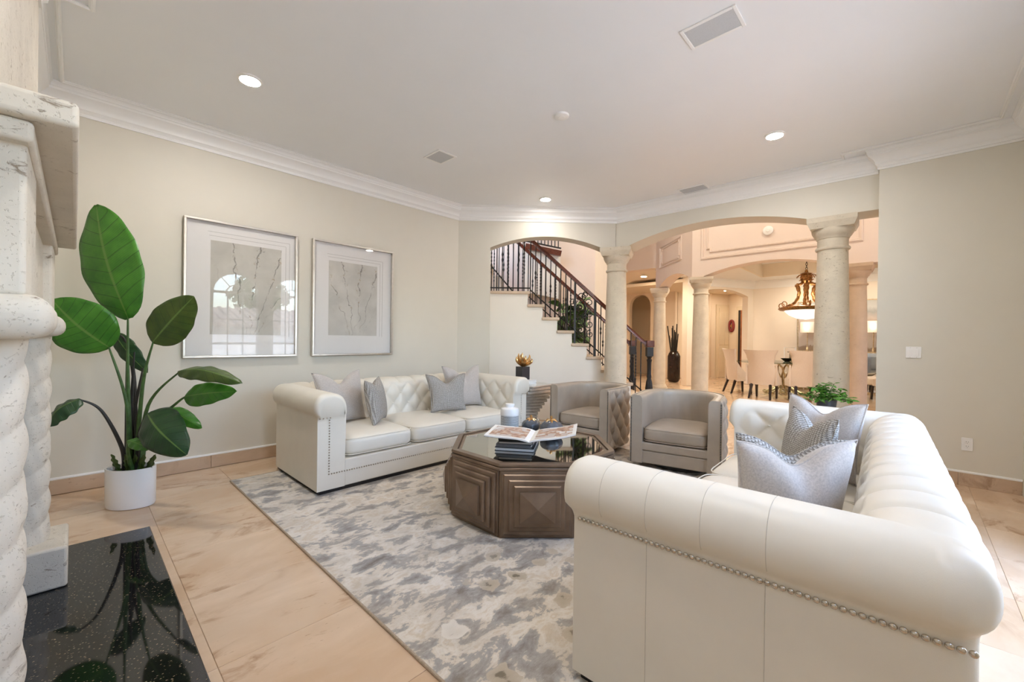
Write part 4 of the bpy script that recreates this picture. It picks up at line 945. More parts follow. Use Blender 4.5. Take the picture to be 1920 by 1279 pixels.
def page(side, lift, thick, z0=0):
    """x along the spine, y across; the leaf bows up from the spine"""
    def fz(v): return .018*math.sin(min(1, v*3)*PI/2)+lift*v*v
    m_ = MB(); n = 14
    for i in range(n):
        v0, v1 = i/n, (i+1)/n; y0, y1 = side*.335*v0, side*.335*v1; a0, a1 = fz(v0), fz(v1); t0 = thick*(1 if v0 > .02 else .6); t1 = thick
        m_.add([(-.19, y0, z0+a0), (.19, y0, z0+a0), (.19, y1, z0+a1), (-.19, y1, z0+a1), (-.19, y0, z0+a0+t0), (.19, y0, z0+a0+t0), (.19, y1, z0+a1+t1), (-.19, y1, z0+a1+t1)], [(0, 3, 2, 1), (4, 5, 6, 7), (0, 1, 5, 4), (2, 3, 7, 6), (1, 2, 6, 5), (3, 0, 4, 7)])
    return m_, fz
for side, lift in ((1, .012), (-1, .055)):
    m_, fz = page(side, lift, .011); pg = m_.build('page_block', 'paper', mg)
    m_, _ = page(side, lift, .002, -.0025); m_.build('cover', 'book_dark', mg)
    pr = MB(); n = 12
    for i in range(n):
        v0, v1 = .10+.82*i/n, .10+.82*(i+1)/n; pr.add([(-.165, side*.335*v0, fz(v0)+.0118), (.165, side*.335*v0, fz(v0)+.0118), (.165, side*.335*v1, fz(v1)+.0118), (-.165, side*.335*v1, fz(v1)+.0118)], [(0, 1, 2, 3)])
    pr.build('printed_page', 'page_print', pg)
jr = empty('lidded_jar', 'white ceramic jar with a lattice band on the coffee table', 'jar', (2.76, 2.65, ZTAB))
MB().lathe([(.078, 0), (.083, .005), (.083, .155)], 40).build('lattice_band', 'jar_lattice', jr, smooth=True)
MB().lathe([(.085, .155), (.085, .20), (.080, .215), (.05, .222), (.036, .224), (.036, .236)], 40).build('shoulder', 'ceramic_white', jr, smooth=True)
MB().lathe([(.036, .236), (.042, .238), (.042, .255), (.03, .258)], 24).build('lid', 'ceramic_white', jr, smooth=True)
def gourd(label, loc, r, rz):
    e = empty('ceramic_gourd', label, 'ornament', loc, rz, 'glazed gourds with gilt stems')
    MB().lathe([(r*math.sin(PI*(.04+.92*i/16))**.8*1.0, r*.66*(1-math.cos(PI*(.04+.92*i/16)))) for i in range(17)], 32, flute=lambda a, z: .05*math.cos(7*a)).build('body', 'glazed_grey', e, smooth=True)
    t = MB(); z = r*1.31
    for k in range(6):
        a = k*PI/3; t.tube([(0, 0, z-.004), (.35*r*math.cos(a), .35*r*math.sin(a), z+.004), (.62*r*math.cos(a), .62*r*math.sin(a), z-.016)], lambda q: .012*(1-q)+.004, 6)
    t.lathe([(.009, z), (.006, z+.012), (.013, z+.022), (.012, z+.034), (.004, z+.04)], 12); t.build('gilt_leaves', 'gold', e, smooth=True)
gourd('small glazed grey gourd with a gilt stem, left of the pair', (2.91, 2.52, ZTAB), .085, .3)
gourd('larger glazed grey gourd with a gilt stem, right of the pair', (2.93, 2.30, ZTAB), .10, .8)

# ------------------------------------------------------------------ swivel tub chairs
def make_chair(label):
    e = empty('tub_chair', label, 'armchair', (0, 0, 0), 0, 'greige leather tub chairs')
    HW, AL, RY = .415, .36, .47
    PR = smoothp(resample([(0, .075), (0, .40), (0, .755), (-.006, .772), (-.022, .782), (-.085, .784), (-.108, .776), (-.116, .755), (-.118, .50), (-.122, .29), (-.122, .075)], .02), 1); npf = len(PR)
    rows = []
    nA, nB = 26, 80
    for i in range(nA+1): rows.append(((-HW, AL*i/nA), (-1, 0), AL*i/nA))
    s = AL; prev = (-HW, AL)
    for i in range(1, nB+1):
        a = PI-PI*i/nB; ce, se = math.cos(a), math.sin(a); p_ = 1.0
        x, y = HW*math.copysign(abs(ce)**.86, ce), AL+RY*abs(se)**.86
        s += math.hypot(x-prev[0], y-prev[1]); prev = (x, y); nx, ny = ce/HW, se/RY; L = math.hypot(nx, ny); rows.append(((x, y), (nx/L, ny/L), s))
    for i in range(1, nA+1): rows.append(((HW, AL*(1-i/nA)), (1, 0), s+AL*i/nA))
    S_ = rows[-1][2]; V = []
    for (p, n, s) in rows:
        ring = []
        endf = min(1, max(0, (min(s, S_-s)-.03)/.06))
        for (o, z) in PR:
            d = 0
            if o > -.003 and z < .76:
                u, w_ = (s-S_/2)/.105, (z-.64)/.14
                d = .056*(math.sqrt(abs(math.sin(PI*(u+w_)/2)*math.sin(PI*(u-w_)/2)))-.62)*endf*min(1, (.765-z)/.05)*min(1, (z-.07)/.04)
            elif o < -.1 and z > .33:
                k = abs(s-S_/2)
                d = -.004*math.exp(-((k-.33)/.008)**2)+(.006*math.sin(s*46+z*5)*math.exp(-(k/.22)**2)*min(1, (.76-z)/.2))
                d = -d
            ring.append((p[0]+n[0]*(o+d), p[1]+n[1]*(o+d), z))
        V.append(ring)
    m = MB(); fs = []
    for j in range(len(V)-1):
        for i in range(npf-1): fs.append((j*npf+i, j*npf+i+1, (j+1)*npf+i+1, (j+1)*npf+i))
    fs += [tuple(range(npf)), tuple((len(V)-1)*npf+i for i in range(npf-1, -1, -1))]
    m.add([v for r in V for v in r], fs); m.build('tufted_shell', 'leather_greige', e, smooth=True, angle=50)
    tb = MB(); tb.tube([(r[0][0]+r[1][0]*-.02, r[0][1]+r[1][1]*-.02, .783) for r in rows[::3]], .0045, 6); tb.build('top_welt', 'leather_greige', e, smooth=True)
    MB().box(-HW+.10, .012, .075, HW-.10, .70, .205).build('lower_rail', 'leather_greige', e, bevel=.012, bseg=3)
    MB().box(-HW+.10, .004, .208, HW-.10, .70, .292).build('upper_rail', 'leather_greige', e, bevel=.014, bseg=3)
    def shp(X, Y):
        t = max(0, (Y-.40)/.36); return (X*(1-.30*t*t), Y)
    c = rbox(0, .37, .293, .452, .60, .74, .020, shape=shp).build('seat_cushion', 'leather_greige', e, smooth=True)
    pp = MB()
    for zz in (.435, .312): pp.tube([(*shp(math.copysign(abs(math.cos(2*PI*i/64))**.24, math.cos(2*PI*i/64))*.298, .37+math.copysign(abs(math.sin(2*PI*i/64))**.24, math.sin(2*PI*i/64))*.368), zz) for i in range(64)], .004, 6, closed=True)
    pp.build('piping', 'leather_greige', c, smooth=True)
    nl = MB()
    for sx in (-1, 1):
        for i in range(42):
            z = .085+i*.0162; nl.lathe([(.0062, 0), (.005, .003), (.002, .0045)], 6); b0 = len(nl.v)-18
            for q in range(18): v = nl.v[b0+q]; nl.v[b0+q] = (sx*(HW-.012)+v[0], -.001-v[2], z+v[1])
    stuff(nl.build('nailheads', 'iron_black', e, smooth=True), 'dark nailheads down both arm fronts')
    MB().lathe([(.30, .0), (.30, .02), (.33, .024), (.33, .074)], 40, (0, .42, .011)).build('swivel_base', 'plinth_dark', e, smooth=True)
    return e
ch = make_chair('greige leather tub chair beside the foreground sofa, nearer of the pair'); ch.location = (4.175, 1.715, 0); ch.rotation_euler = (0, 0, math.radians(-78))
ch.scale = (1.06, 1.03, 1)
c2 = copy_tree(ch); c2.scale = (1, 1, 1); c2['label'] = 'greige leather tub chair beside the side table, farther of the pair'; c2.location = (4.235, 2.92, 0); c2.rotation_euler = (0, 0, math.radians(-87.5))

# ------------------------------------------------------------------ side table, books, sculpture
TX, TY = 4.53, 3.98
sdt = empty('side_table', 'mirrored side table of stacked turned slabs beside the far sofa', 'table', (TX, TY, .0115))
for k in range(15):
    t = k/14; hw_ = .115+.135*abs(2*t-.75)**1.25 if t > .375 else .115+.135*abs(.75-2*t)**1.1
    hw_ = min(hw_, .27); z0 = .004+k*.0452
    MB().box(-hw_, -hw_, 0, hw_, hw_, .040).build('slab', 'silver_leaf', sdt, loc=(0, 0, z0), rot=(0, 0, math.radians(18+k*5.2)), bevel=.005)
MB().lathe([(.08, .0), (.08, .66)], 8).build('core', 'plinth_dark', sdt)
MB().box(-.275, -.275, 0, .275, .275, .022).build('table_top', 'silver_leaf', sdt, loc=(0, 0, .682), rot=(0, 0, math.radians(95)), bevel=.006)
bp = at(980, 700, 6.0)
for k, (lb, rz) in enumerate((('white book at the bottom of the pair on the side table', 20), ('white book under the black cube on the side table', 26))):
    book('hardcover_book', lb, (bp.x+.03, bp.y-.02, .7165+k*.0305), math.radians(rz-45), .27, .21, .03, 'paper', 'books on the side table')
sb = empty('sculpture_box', 'black cube pedestal holding the gilt flame sculpture', 'pedestal', (bp.x, bp.y, .779), math.radians(-4))
MB().box(-.072, -.072, 0, .072, .072, .185).build('cube', 'black_box', sb, bevel=.004)
fl_o = empty('flame_sculpture', 'gilt flame-shaped sculpture standing on the black cube', 'sculpture', (bp.x, bp.y, .970))
for k in range(9):
    a = k*2*PI/9+.3; rr = .03+.09*((k*37) % 10)/10+.02; hh = .11+.10*((k*53) % 7)/7
    tp = [(0.01*math.cos(a), .01*math.sin(a), 0)]+[(rr*1.05*math.sin(t*1.9)*math.cos(a), rr*1.05*math.sin(t*1.9)*math.sin(a), hh*t) for t in (.2, .4, .6, .8, 1.0)]
    MB().tube(tp, lambda q: .004+.022*math.sin(PI*min(1, q*.9+.12)), 8).build('flame', 'gold', fl_o, smooth=True)

# ------------------------------------------------------------------ framed pictures
def picture(label, x0, x1, art, inset, lines):
    z0, z1 = 1.125, 2.523; yb = YL-.004; e = empty('framed_picture', label, 'picture', ((x0+x1)/2, yb, (z0+z1)/2), 0, 'framed prints on the left wall')
    W, H = (x1-x0)/2, (z1-z0)/2; fr = MB(); t = .022; dp = .052
    for (a, b, c, d) in ((-W, -H, W, -H+t), (-W, H-t, W, H), (-W, -H+t, -W+t, H-t), (W-t, -H+t, W, H-t)): fr.box(a, -dp, b, c, 0, d)
    fr.build('frame', 'frame_silver', e, bevel=.003)
    MB().box(-W+t, -.012, -H+t, W-t, -.004, H-t).build('mat_board', 'mat_board', e)
    a = inset; MB().box(a[0], -.0135, a[1], a[2], -.012, a[3]).build('print', art, e)
    ln = MB()
    for k in lines:
        for bx in ((a[0]-k*.3, a[3]+k, a[2]+k, a[3]+k+.003), (a[2]+k, a[1]-k*.2, a[2]+k+.003, a[3]+k)): ln.box(bx[0], -.0132, bx[1], bx[2], -.012, bx[3])
    stuff(ln.build('ruled_lines', 'pencil_line', e), 'thin ruled border lines')
    MB().box(-W+t*.8, -.040, -H+t*.8, W-t*.8, -.037, H-t*.8).build('glazing', 'glass_picture', e)
picture('silver-framed print with branches at the left, window reflections in its glass', .725, 1.770, 'art_branch', (-.30, -.46, .36, .50), (.045, .085))
picture('silver-framed print of a dark sprig, right one of the pair', 1.940, 3.003, 'art_bloom', (-.33, -.45, .31, .47), (.04, .075))

# ------------------------------------------------------------------ bird-of-paradise plant
PD = 3.30; pc = vp(248, PD, 0)
pl = empty('potted_plant', 'tall broad-leaved green plant in an oval white pot', 'plant', (pc.x, pc.y, 0), YAW-PI/2)
pot = MB().lathe([(.150, .0), (.166, .004), (.172, .02), (.172, .300), (.170, .306), (.160, .306), (.156, .30), (.156, .265)], 56, sy=.72); pot.build('pot', 'ceramic_white', pl, smooth=True)
MB().lathe([(.02, .262), (.155, .262), (.156, .27)], 32, sy=.72).build('soil', 'soil', pl)
inv = Matrix.Rotation(-(YAW-PI/2), 4, 'Z') @ Matrix.Translation((-pc.x, -pc.y, 0))
def leaf(base, tip, width, mat, bend=.04, fold=.25, tilt=(0, 0, 0), stem=None, wp=.8, droop=0):
    b, t_ = at(*base), at(*tip); ax = (t_-b); L = ax.length; ax.normalize(); n = (-FW+Vector(tilt)).normalized(); n = (n-ax*n.dot(ax)).normalized(); sd_ = ax.cross(n).normalized()
    nu, nv = 13, 29; m = MB(); vs, uv, fs = [], [], []
    for j in range(nv):
        v = j/(nv-1); mid = b+ax*(L*v)+n*(bend*math.sin(PI*v))-Vector((0, 0, droop*v*v))
        w_ = width/2*(math.sin(PI*min(1, v**wp*.985+.012)))**.62
        for i in range(nu):
            u = 2*i/(nu-1)-1
            p = mid+sd_*(u*w_*(1-.08*fold))-n*(fold*abs(u)**1.3*w_)+n*(.006*math.sin(v*24+u*3)*abs(u))
            vs.append(inv @ p); uv.append(((u+1)/2, v))
    for j in range(nv-1):
        for i in range(nu-1): fs.append((j*nu+i, j*nu+i+1, (j+1)*nu+i+1, (j+1)*nu+i))
    m.add(vs, fs); m.uv = uv; o = m.build('leaf', mat, pl, smooth=True, angle=180)
    sm = o.modifiers.new('thickness', 'SOLIDIFY'); sm.thickness = .0025
    if stem:
        pts = [Vector(p) if not isinstance(p, tuple) else at(*p) for p in stem]; pts.append(b+ax*.02*L)
        # smooth curve through the points
        q = []
        for k in range(len(pts)-1):
            p0, p1, p2, p3 = pts[max(0, k-1)], pts[k], pts[k+1], pts[min(len(pts)-1, k+2)]
            for s in range(8):
                x = s/8; q.append(.5*((2*p1)+(-p0+p2)*x+(2*p0-5*p1+4*p2-p3)*x*x+(-p0+3*p1-3*p2+p3)*x**3))
        q.append(pts[-1]); MB().tube([inv @ p for p in q], lambda k: .013*(1-k)+.0055, 8).build('stem', 'stem_green' if mat != 'leaf_deep' else 'stem_dark', pl, smooth=True)
g0 = lambda dx: (248+dx, 882, PD)
leaf((241, 598, 3.26), (181, 384, 3.30), .47, 'leaf_bright', .05, .16, (.1, 0, -.1), [g0(-2), (240, 720, 3.3)], .95)
leaf((206, 652, 3.20), (98, 562, 3.02), .42, 'leaf_bright', .05, .14, (0, 0, .25), [g0(-8), (238, 760, 3.28)], .85)
leaf((286, 642, 3.30), (364, 556, 3.24), .30, 'leaf_olive', .02, .22, (.2, 0, -.2), [g0(6), (268, 720, 3.32)], .75)
leaf((215, 626, 3.42), (277, 699, 3.44), .15, 'leaf_deep', .03, .3, (0, 0, .3), [g0(3), (252, 720, 3.42), (235, 640, 3.42)])
leaf((335, 696, 3.22), (454, 719, 3.06), .15, 'leaf_olive', .07, .5, (.2, 0, .9), [g0(12), (278, 760, 3.28)], .8)
leaf((346, 744, 3.25), (444, 734, 3.16), .185, 'leaf_bright', .03, .18, (0, 0, .35), [g0(14), (272, 810, 3.28), (330, 757, 3.26)], .7)
leaf((276, 775, 3.16), (350, 853, 3.02), .31, 'leaf_deep', .07, .35, (.1, .1, .45), [g0(10), (262, 810, 3.24)], .72)
leaf((318, 766, 3.34), (378, 803, 3.30), .12, 'leaf_bright', .03, .4, (0, 0, .6), [g0(16), (280, 800, 3.34)])
leaf((240, 826, 3.14), (283, 842, 3.05), .09, 'leaf_bright', .02, .5, (0, 0, .8), [g0(0), (240, 850, 3.18)])
leaf((150, 748, 3.02), (90, 800, 2.92), .17, 'leaf_deep', .05, .45, (-.3, 0, .5), [g0(-14), (228, 838, 3.22), (190, 770, 3.1)], .8)
for k, (x, y) in enumerate(((238, 640), (252, 660), (268, 690))):
    MB().tube([inv @ at(248+(k-1)*9, 885, PD+.02), inv @ at(246+(k-1)*8, 760, PD+.03), inv @ at(x, y, PD+.06)], lambda q: .015*(1-q)+.005, 8).build('stem', 'stem_dark', pl, smooth=True)
for k, (dx, a) in enumerate(((-24, -.5), (-8, -.2), (14, .3), (26, .6), (4, .1))):
    leaf((248+dx, 886, PD-.03+.02*k), (248+dx+a*30, 852, PD-.06), .05, 'leaf_olive', .01, .4)

# ------------------------------------------------------------------ ceiling fittings
def can_light(x, y, label, power=10, r=.072, z=ZT, col=(1, .95, .89)):
    e = empty('recessed_light', label, 'ceiling light', (x, y, z-.006), 0, 'recessed ceiling lights')
    MB().lathe([(r, .0), (r+.002, -.004), (r+.016, -.003), (r+.018, .006)], 40).build('trim_ring', 'plastic_white', e, smooth=True)
    MB().lathe([(.01, .001), (r, .001), (r, .004)], 40).build('lens', 'lamp_lens', e)
    l = bpy.data.lights.new('lamp', 'AREA'); l.shape = 'DISK'; l.size = r*2; l.energy = power; l.color = col; lo = bpy.data.objects.new('lamp', l); COL.objects.link(lo); lo.parent = e; lo.location = (0, 0, -.008); lo.visible_camera = True
    return e
can_light(.962, 3.88, 'round recessed ceiling light above the plant')
can_light(4.755, 3.895, 'round recessed ceiling light in front of the staircase arch', 4.5)
can_light(4.795, 1.0, 'round recessed ceiling light toward the right wall')
can_light(.962, 1.0, 'round recessed ceiling light above the photographer')
sm = empty('smoke_detector', 'round white smoke detector on the living room ceiling', 'smoke detector', (3.08, 2.345, ZT-.022)); MB().lathe([(.05, 0), (.064, .006), (.068, .022)], 32).build('body', 'plastic_white', sm, smooth=True); MB().lathe([(.03, -.003), (.034, .001)], 24).build('cap', 'plastic_white', sm, smooth=True)
def speaker(label, x, y, wx, wy, grid):
    e = empty('ceiling_speaker', label, 'speaker', (x, y, ZT-.010)); t = .022; m = MB()
    for bx in ((-wx, -wy, wx, -wy+t), (-wx, wy-t, wx, wy), (-wx, -wy+t, -wx+t, wy-t), (wx-t, -wy+t, wx, wy-t)): m.box(bx[0], bx[1], 0, bx[2], bx[3], .010)
    m.build('frame', 'plastic_white', e, bevel=.003); MB().box(-wx+t, -wy+t, .003, wx-t, wy-t, .009).build('grille', 'grille_grey', e); return e
speaker('rectangular in-ceiling speaker near the top edge of the picture', 2.885, .967, .115, .172, 0)
speaker('small square in-ceiling speaker above the far sofa', 2.855, 3.895, .125, .15, 0)
vt = empty('air_vent', 'slatted air vent in the ceiling by the arched header', 'vent', (5.80, 2.14, ZT-.012))
m = MB()
for bx in ((-.155, -.175, .155, -.16), (-.155, .16, .155, .175), (-.155, -.16, -.14, .16), (.14, -.16, .155, .16)): m.box(bx[0], bx[1], 0, bx[2], bx[3], .012)
m.build('frame', 'plastic_white', vt); MB().box(-.14, -.16, .006, .14, .16, .011).build('duct', 'plastic_dark', vt)
for k in range(8): MB().box(-.014, -.16, -.001, .014, .16, .001).build('slat', 'grille_grey', vt, loc=(-.122+k*.035, 0, .004), rot=(0, math.radians(32), 0))
# switch and outlet on the right wall
sw = empty('light_switch', 'white double rocker light switch on the right wall', 'switch', (XR-.001, -.026, 1.272)); MB().box(-.006, -.058, -.058, 0, .058, .058).build('plate', 'plastic_white', sw, bevel=.003)
for y in (-.024, .024): MB().box(-.010, y-.016, -.033, -.005, y+.016, .033).build('rocker', 'plastic_white', sw, bevel=.002)
for y in (-.024, .024):
    for z in (-.048, .048): MB().lathe([(.003, 0), (.002, .0015)], 8).build('screw', 'nickel', sw, loc=(-.006, y, z), rot=(0, -PI/2, 0))
ou = empty('wall_outlet', 'white duplex power outlet low on the right wall', 'outlet', (XR-.001, -.408, .40)); MB().box(-.006, -.038, -.062, 0, .038, .062).build('plate', 'plastic_white', ou, bevel=.003)
for z in (-.021, .021):
    rc = MB().box(-.009, -.017, z-.016, -.005, .017, z+.016).build('receptacle', 'plastic_white', ou, bevel=.003)
    for y, h in ((-.007, .004), (.007, .005)): MB().box(-.0095, y-.0012, z+.004-h, -.0088, y+.0012, z+.004+h).build('slot', 'plastic_dark', rc)
    MB().box(-.0095, -.002, z-.011, -.0088, .002, z-.007).build('slot', 'plastic_dark', rc)

# ------------------------------------------------------------------ small potted shrub on a stand behind the foreground sofa
pp_ = at(1549, 770, 4.35); zs = .62
sst = empty('plant_stand', 'small dark round stand behind the foreground sofa', 'table', (pp_.x, pp_.y, 0)); MB().lathe([(.17, 0), (.17, .02), (.03, .04), (.025, zs-.03), (.2, zs-.02), (.2, zs)], 32).build('pedestal', 'plinth_dark', sst, smooth=True)
sp_ = empty('potted_shrub', 'small leafy green plant in a charcoal pot beside the thick column', 'plant', (pp_.x, pp_.y, zs))
MB().lathe([(.07, 0), (.074, .004), (.092, .15), (.086, .152), (.082, .13)], 32).build('pot', 'pot_charcoal', sp_, smooth=True)
MB().lathe([(.01, .13), (.083, .132)], 20).build('soil', 'soil', sp_)
lm_ = MB()
lm_.add([(0, 0, 0), (.016, .022, .004), (.012, .05, .0), (0, .066, -.006), (-.012, .05, 0), (-.016, .022, .004), (0, .03, -.003)], [(0, 1, 6), (1, 2, 6), (2, 3, 6), (3, 4, 6), (4, 5, 6), (5, 0, 6)])
lme = lm_.mesh('leaf', 'shrub_leaf', True)
for k in range(40):
    a = random.uniform(0, 2*PI); el = random.uniform(.0, 1.3); L = random.uniform(.14, .27); tipv = Vector((math.cos(a)*math.cos(el)*L*1.05, math.sin(a)*math.cos(el)*L*1.05, .14+math.sin(el)*L*.78))
    MB().tube([(0, 0, .12), tuple(tipv*.5+Vector((0, 0, .09))), tuple(tipv)], .0025, 4).build('stem', 'stem_green', sp_)
    for q in range(7):
        t = .45+.55*q/6; p = Vector((0, 0, .12)).lerp(tipv, t)+Vector((0, 0, .03*math.sin(PI*t)))
        o = bpy.data.objects.new('leaf', lme); COL.objects.link(o); o.parent = sp_; o.location = p; o.rotation_euler = (random.uniform(-.6, .5), random.uniform(-.5, .5), random.uniform(0, 2*PI)); s = random.uniform(.75, 1.15); o.scale = (s, s, s)

# ------------------------------------------------------------------ foyer plant, floor vase
fc = at(1070, 640, 8.75)
fpz = empty('foyer_plant', 'large leafy plant standing behind the stair railing', 'plant', (fc.x, fc.y, 0))
MB().lathe([(.2, 0), (.24, .45), (.22, .45)], 24).build('pot', 'pot_charcoal', fpz, smooth=True)
for k in range(5): MB().tube([(.03*math.cos(k*1.3), .03*math.sin(k*1.3), .4), (.08*math.cos(k*1.3), .08*math.sin(k*1.3), 1.3), (.2*math.cos(k*1.3), .2*math.sin(k*1.3), 2.0)], .014, 6).build('stem', 'stem_green', fpz)
bl = MB(); bl.grid(lambda u, v: ((2*u-1)*.115*math.sin(PI*min(1, v*.93+.06))**.7, .34*v, .05*math.sin(PI*v)-.05*abs(2*u-1)-.06*v*v), 7, 11); blm = bl.mesh('leaf', 'fiddle_leaf', True)
for k in range(54):
    a = random.uniform(0, 2*PI); z = random.uniform(1.15, 2.15); r = random.uniform(.05, .28)*(1.1-abs(z-1.6)/1.2)
    o = bpy.data.objects.new('leaf', blm); COL.objects.link(o); o.parent = fpz; o.location = (r*math.cos(a), r*math.sin(a), z); o.rotation_euler = (random.uniform(-.9, .9), random.uniform(-.5, .5), a-PI/2+random.uniform(-.6, .6))
vc = vp(1264, 14.0, 0)
fv = empty('floor_vase', 'tall ribbed dark brown floor vase with black reeds', 'vase', (vc.x, vc.y, .004))
MB().lathe([(.13, 0), (.16, .02), (.19, .10), (.19, .86), (.16, .96), (.13, 1.0), (.14, 1.02), (.12, 1.02), (.11, .95)], 64, flute=lambda a, z: .05*abs(math.cos(8*a)) if .08 < z < .9 else 0).build('body', 'brown_glaze', fv, smooth=True)
for k in range(16):
    a = k*2.4; r = .03+.19*(k % 5)/4; MB().tube([(.03*math.cos(a), .03*math.sin(a), .5), (r*math.cos(a), r*math.sin(a), 1.35+.65*((k*7) % 10)/10)], .02, 5).build('reed', 'stem_dark', fv)

# ------------------------------------------------------------------ dining set
GD = 'cream upholstered dining chairs'
def dining_chair(label):
    e = empty('dining_chair', label, 'chair', (0, 0, 0), 0, GD)
    # front faces -y; winged back curls forward into low arms
    def lerpt(tab, x):
        for (x0, y0), (x1, y1) in zip(tab, tab[1:]):
            if x <= x1: k = max(0, (x-x0)/(x1-x0)); k = k*k*(3-2*k); return y0+(y1-y0)*k
        return tab[-1][1]
    HWT = [(.34, .31), (.50, .345), (.66, .315), (.86, .275), (1.02, .31), (1.18, .375)]
    m = MB(); nu, nv = 21, 25
    for off in (0, 1):
        def fn(u, v):
            a = 2*u-1; zt = 1.17-.025*(1-a*a)*0+.012*abs(a); z = .34+(zt-.34)*v; hw = lerpt(HWT, z)
            y = .20+.10*((z-.34)/.83)**1.4*1.3-.09*a*a*(1 if z > .6 else 1)-.055*off*(1-.6*abs(a)**6); return (a*hw, y, z)
        m.grid(fn, nu, nv)
    bq = nu*nv
    for i in range(nu-1): m.f.append(((nv-1)*nu+i, (nv-1)*nu+i+1, bq+(nv-1)*nu+i+1, bq+(nv-1)*nu+i)); m.f.append((i, i+1, bq+i+1, bq+i))
    for j in range(nv-1): m.f.append((j*nu, (j+1)*nu, bq+(j+1)*nu, bq+j*nu)); m.f.append((j*nu+nu-1, (j+1)*nu+nu-1, bq+(j+1)*nu+nu-1, bq+j*nu+nu-1))
    m.build('wing_back', 'fabric_ivory', e, smooth=True, angle=60)
    for sx in (-1, 1):
        ar = MB(); k = 14
        for i in range(k):
            t0, t1 = i/k, (i+1)/k; f_ = lambda t: (.335-.02*t, .16-.42*t, .50+.34*(1-t)**2.2)
            (x0, y0, z0), (x1, y1, z1) = f_(t0), f_(t1); w_ = .03
            ar.add([(sx*(x0-w_), y0, .34), (sx*(x0+.004), y0, .34), (sx*(x0+.004), y0, z0), (sx*(x0-w_), y0, z0), (sx*(x1-w_), y1, .34), (sx*(x1+.004), y1, .34), (sx*(x1+.004), y1, z1), (sx*(x1-w_), y1, z1)], [(0, 1, 5, 4), (1, 2, 6, 5), (2, 3, 7, 6), (3, 0, 4, 7)]+([(0, 3, 2, 1)] if i == 0 else [])+([(4, 5, 6, 7)] if i == k-1 else []))
        ar.build('arm', 'fabric_ivory', e, smooth=True)
    rbox(0, -.09, .34, .53, .58, .50, .02).build('seat', 'fabric_ivory', e, smooth=True)
    for (x, y, dx, dy) in ((-.22, -.24, -.0, -.02), (.22, -.24, 0, -.02), (-.20, .14, -.03, .12), (.20, .14, .03, .12)):
        MB().frustum([(x+dx-.018, y+dy-.018, 0), (x+dx+.018, y+dy-.018, 0), (x+dx+.018, y+dy+.018, 0), (x+dx-.018, y+dy+.018, 0)], [(x-.028, y-.028, .36), (x+.028, y-.028, .36), (x+.028, y+.028, .36), (x-.028, y+.028, .36)]).build('leg', 'leg_espresso', e)
    return e
tc0 = vp(1470, 11.2, 0)
dchs = [(1432, 10.15, 'cream dining chair seen from behind, left of the carved table base'), (1508, 9.75, 'cream dining chair seen from behind, partly hidden by the thick column'), (1383, 11.25, 'cream dining chair turned sideways at the left end of the glass table'), (1655, 10.3, 'cream dining chair glimpsed beyond the thick column at the right')]
base_ch = None
for (px, D, lb) in dchs:
    c = dining_chair(lb) if base_ch is None else copy_tree(base_ch); base_ch = base_ch or c; c['label'] = lb
    p = vp(px, D, 0); d = Vector((tc0.x-p.x, tc0.y-p.y)); d.normalize()
    c.location = (p.x, p.y, 0); c.rotation_euler = (0, 0, math.atan2(d.y, d.x)+PI/2)
gp = vp(1481, 12.28, 0)
gc = empty('chrome_chair', 'chrome-framed chair on the far side of the dining table', 'chair', (gp.x, gp.y, 0), YAW-PI/2)
MB().tube([(-.15, 0, .45), (-.16, 0, 1.22), (.16, 0, 1.22), (.15, 0, .45)], .018, 6).build('back_frame', 'plastic_white', gc, smooth=True); MB().box(-.2, -.4, .44, .2, .02, .49).build('seat', 'fabric_ivory', gc, bevel=.015)
for x in (-.17, .17):
    for y in (-.36, -.02): MB().tube([(x, y, 0), (x, y, .45)], .014, 6).build('leg', 'nickel', gc)
dtb = empty('dining_table', 'glass-topped dining table on a carved gold base', 'table', (tc0.x, tc0.y, 0), YAW-PI/2)
MB().lathe([(.02, .835), (1.22, .835), (1.235, .842), (1.22, .85), (.02, .85)], 64, sx=1.05, sy=.8).build('glass_top', 'glass_green', dtb)
for k in range(16):
    a = k*2*PI/16; ca, sa = math.cos(a), math.sin(a)
    MB().tube([(.42*ca, .42*sa, .03), (.30*ca, .30*sa, .10), (.14*math.cos(a+.2), .14*math.sin(a+.2), .20), (.26*math.cos(a+.35), .26*math.sin(a+.35), .45), (.42*math.cos(a+.15), .42*math.sin(a+.15), .70), (.46*math.cos(a-.1), .46*math.sin(a-.1), .832)], .022, 6).build('branch', 'gold_pale', dtb, smooth=True)
for k in range(8):
    a = k*PI/4+.2; MB().tube([(.40*math.cos(a)+.07*math.cos(t*.7), .40*math.sin(a)+.07*math.sin(t*.7), .03+.03*math.sin(t*.7)) for t in range(9)], .016, 6).build('scroll_foot', 'gold_pale', dtb, smooth=True)
MB().lathe([(.40, .80), (.47, .81), (.47, .833)], 40).build('collar', 'gold_pale', dtb, smooth=True)
bw = empty('table_bowl', 'small dark centrepiece bowl on the dining table', 'bowl', (tc0.x+.15, tc0.y-.05, .85)); MB().lathe([(.06, 0), (.07, .01), (.16, .09), (.15, .09), (.05, .02)], 24).build('bowl', 'brown_glaze', bw, smooth=True)
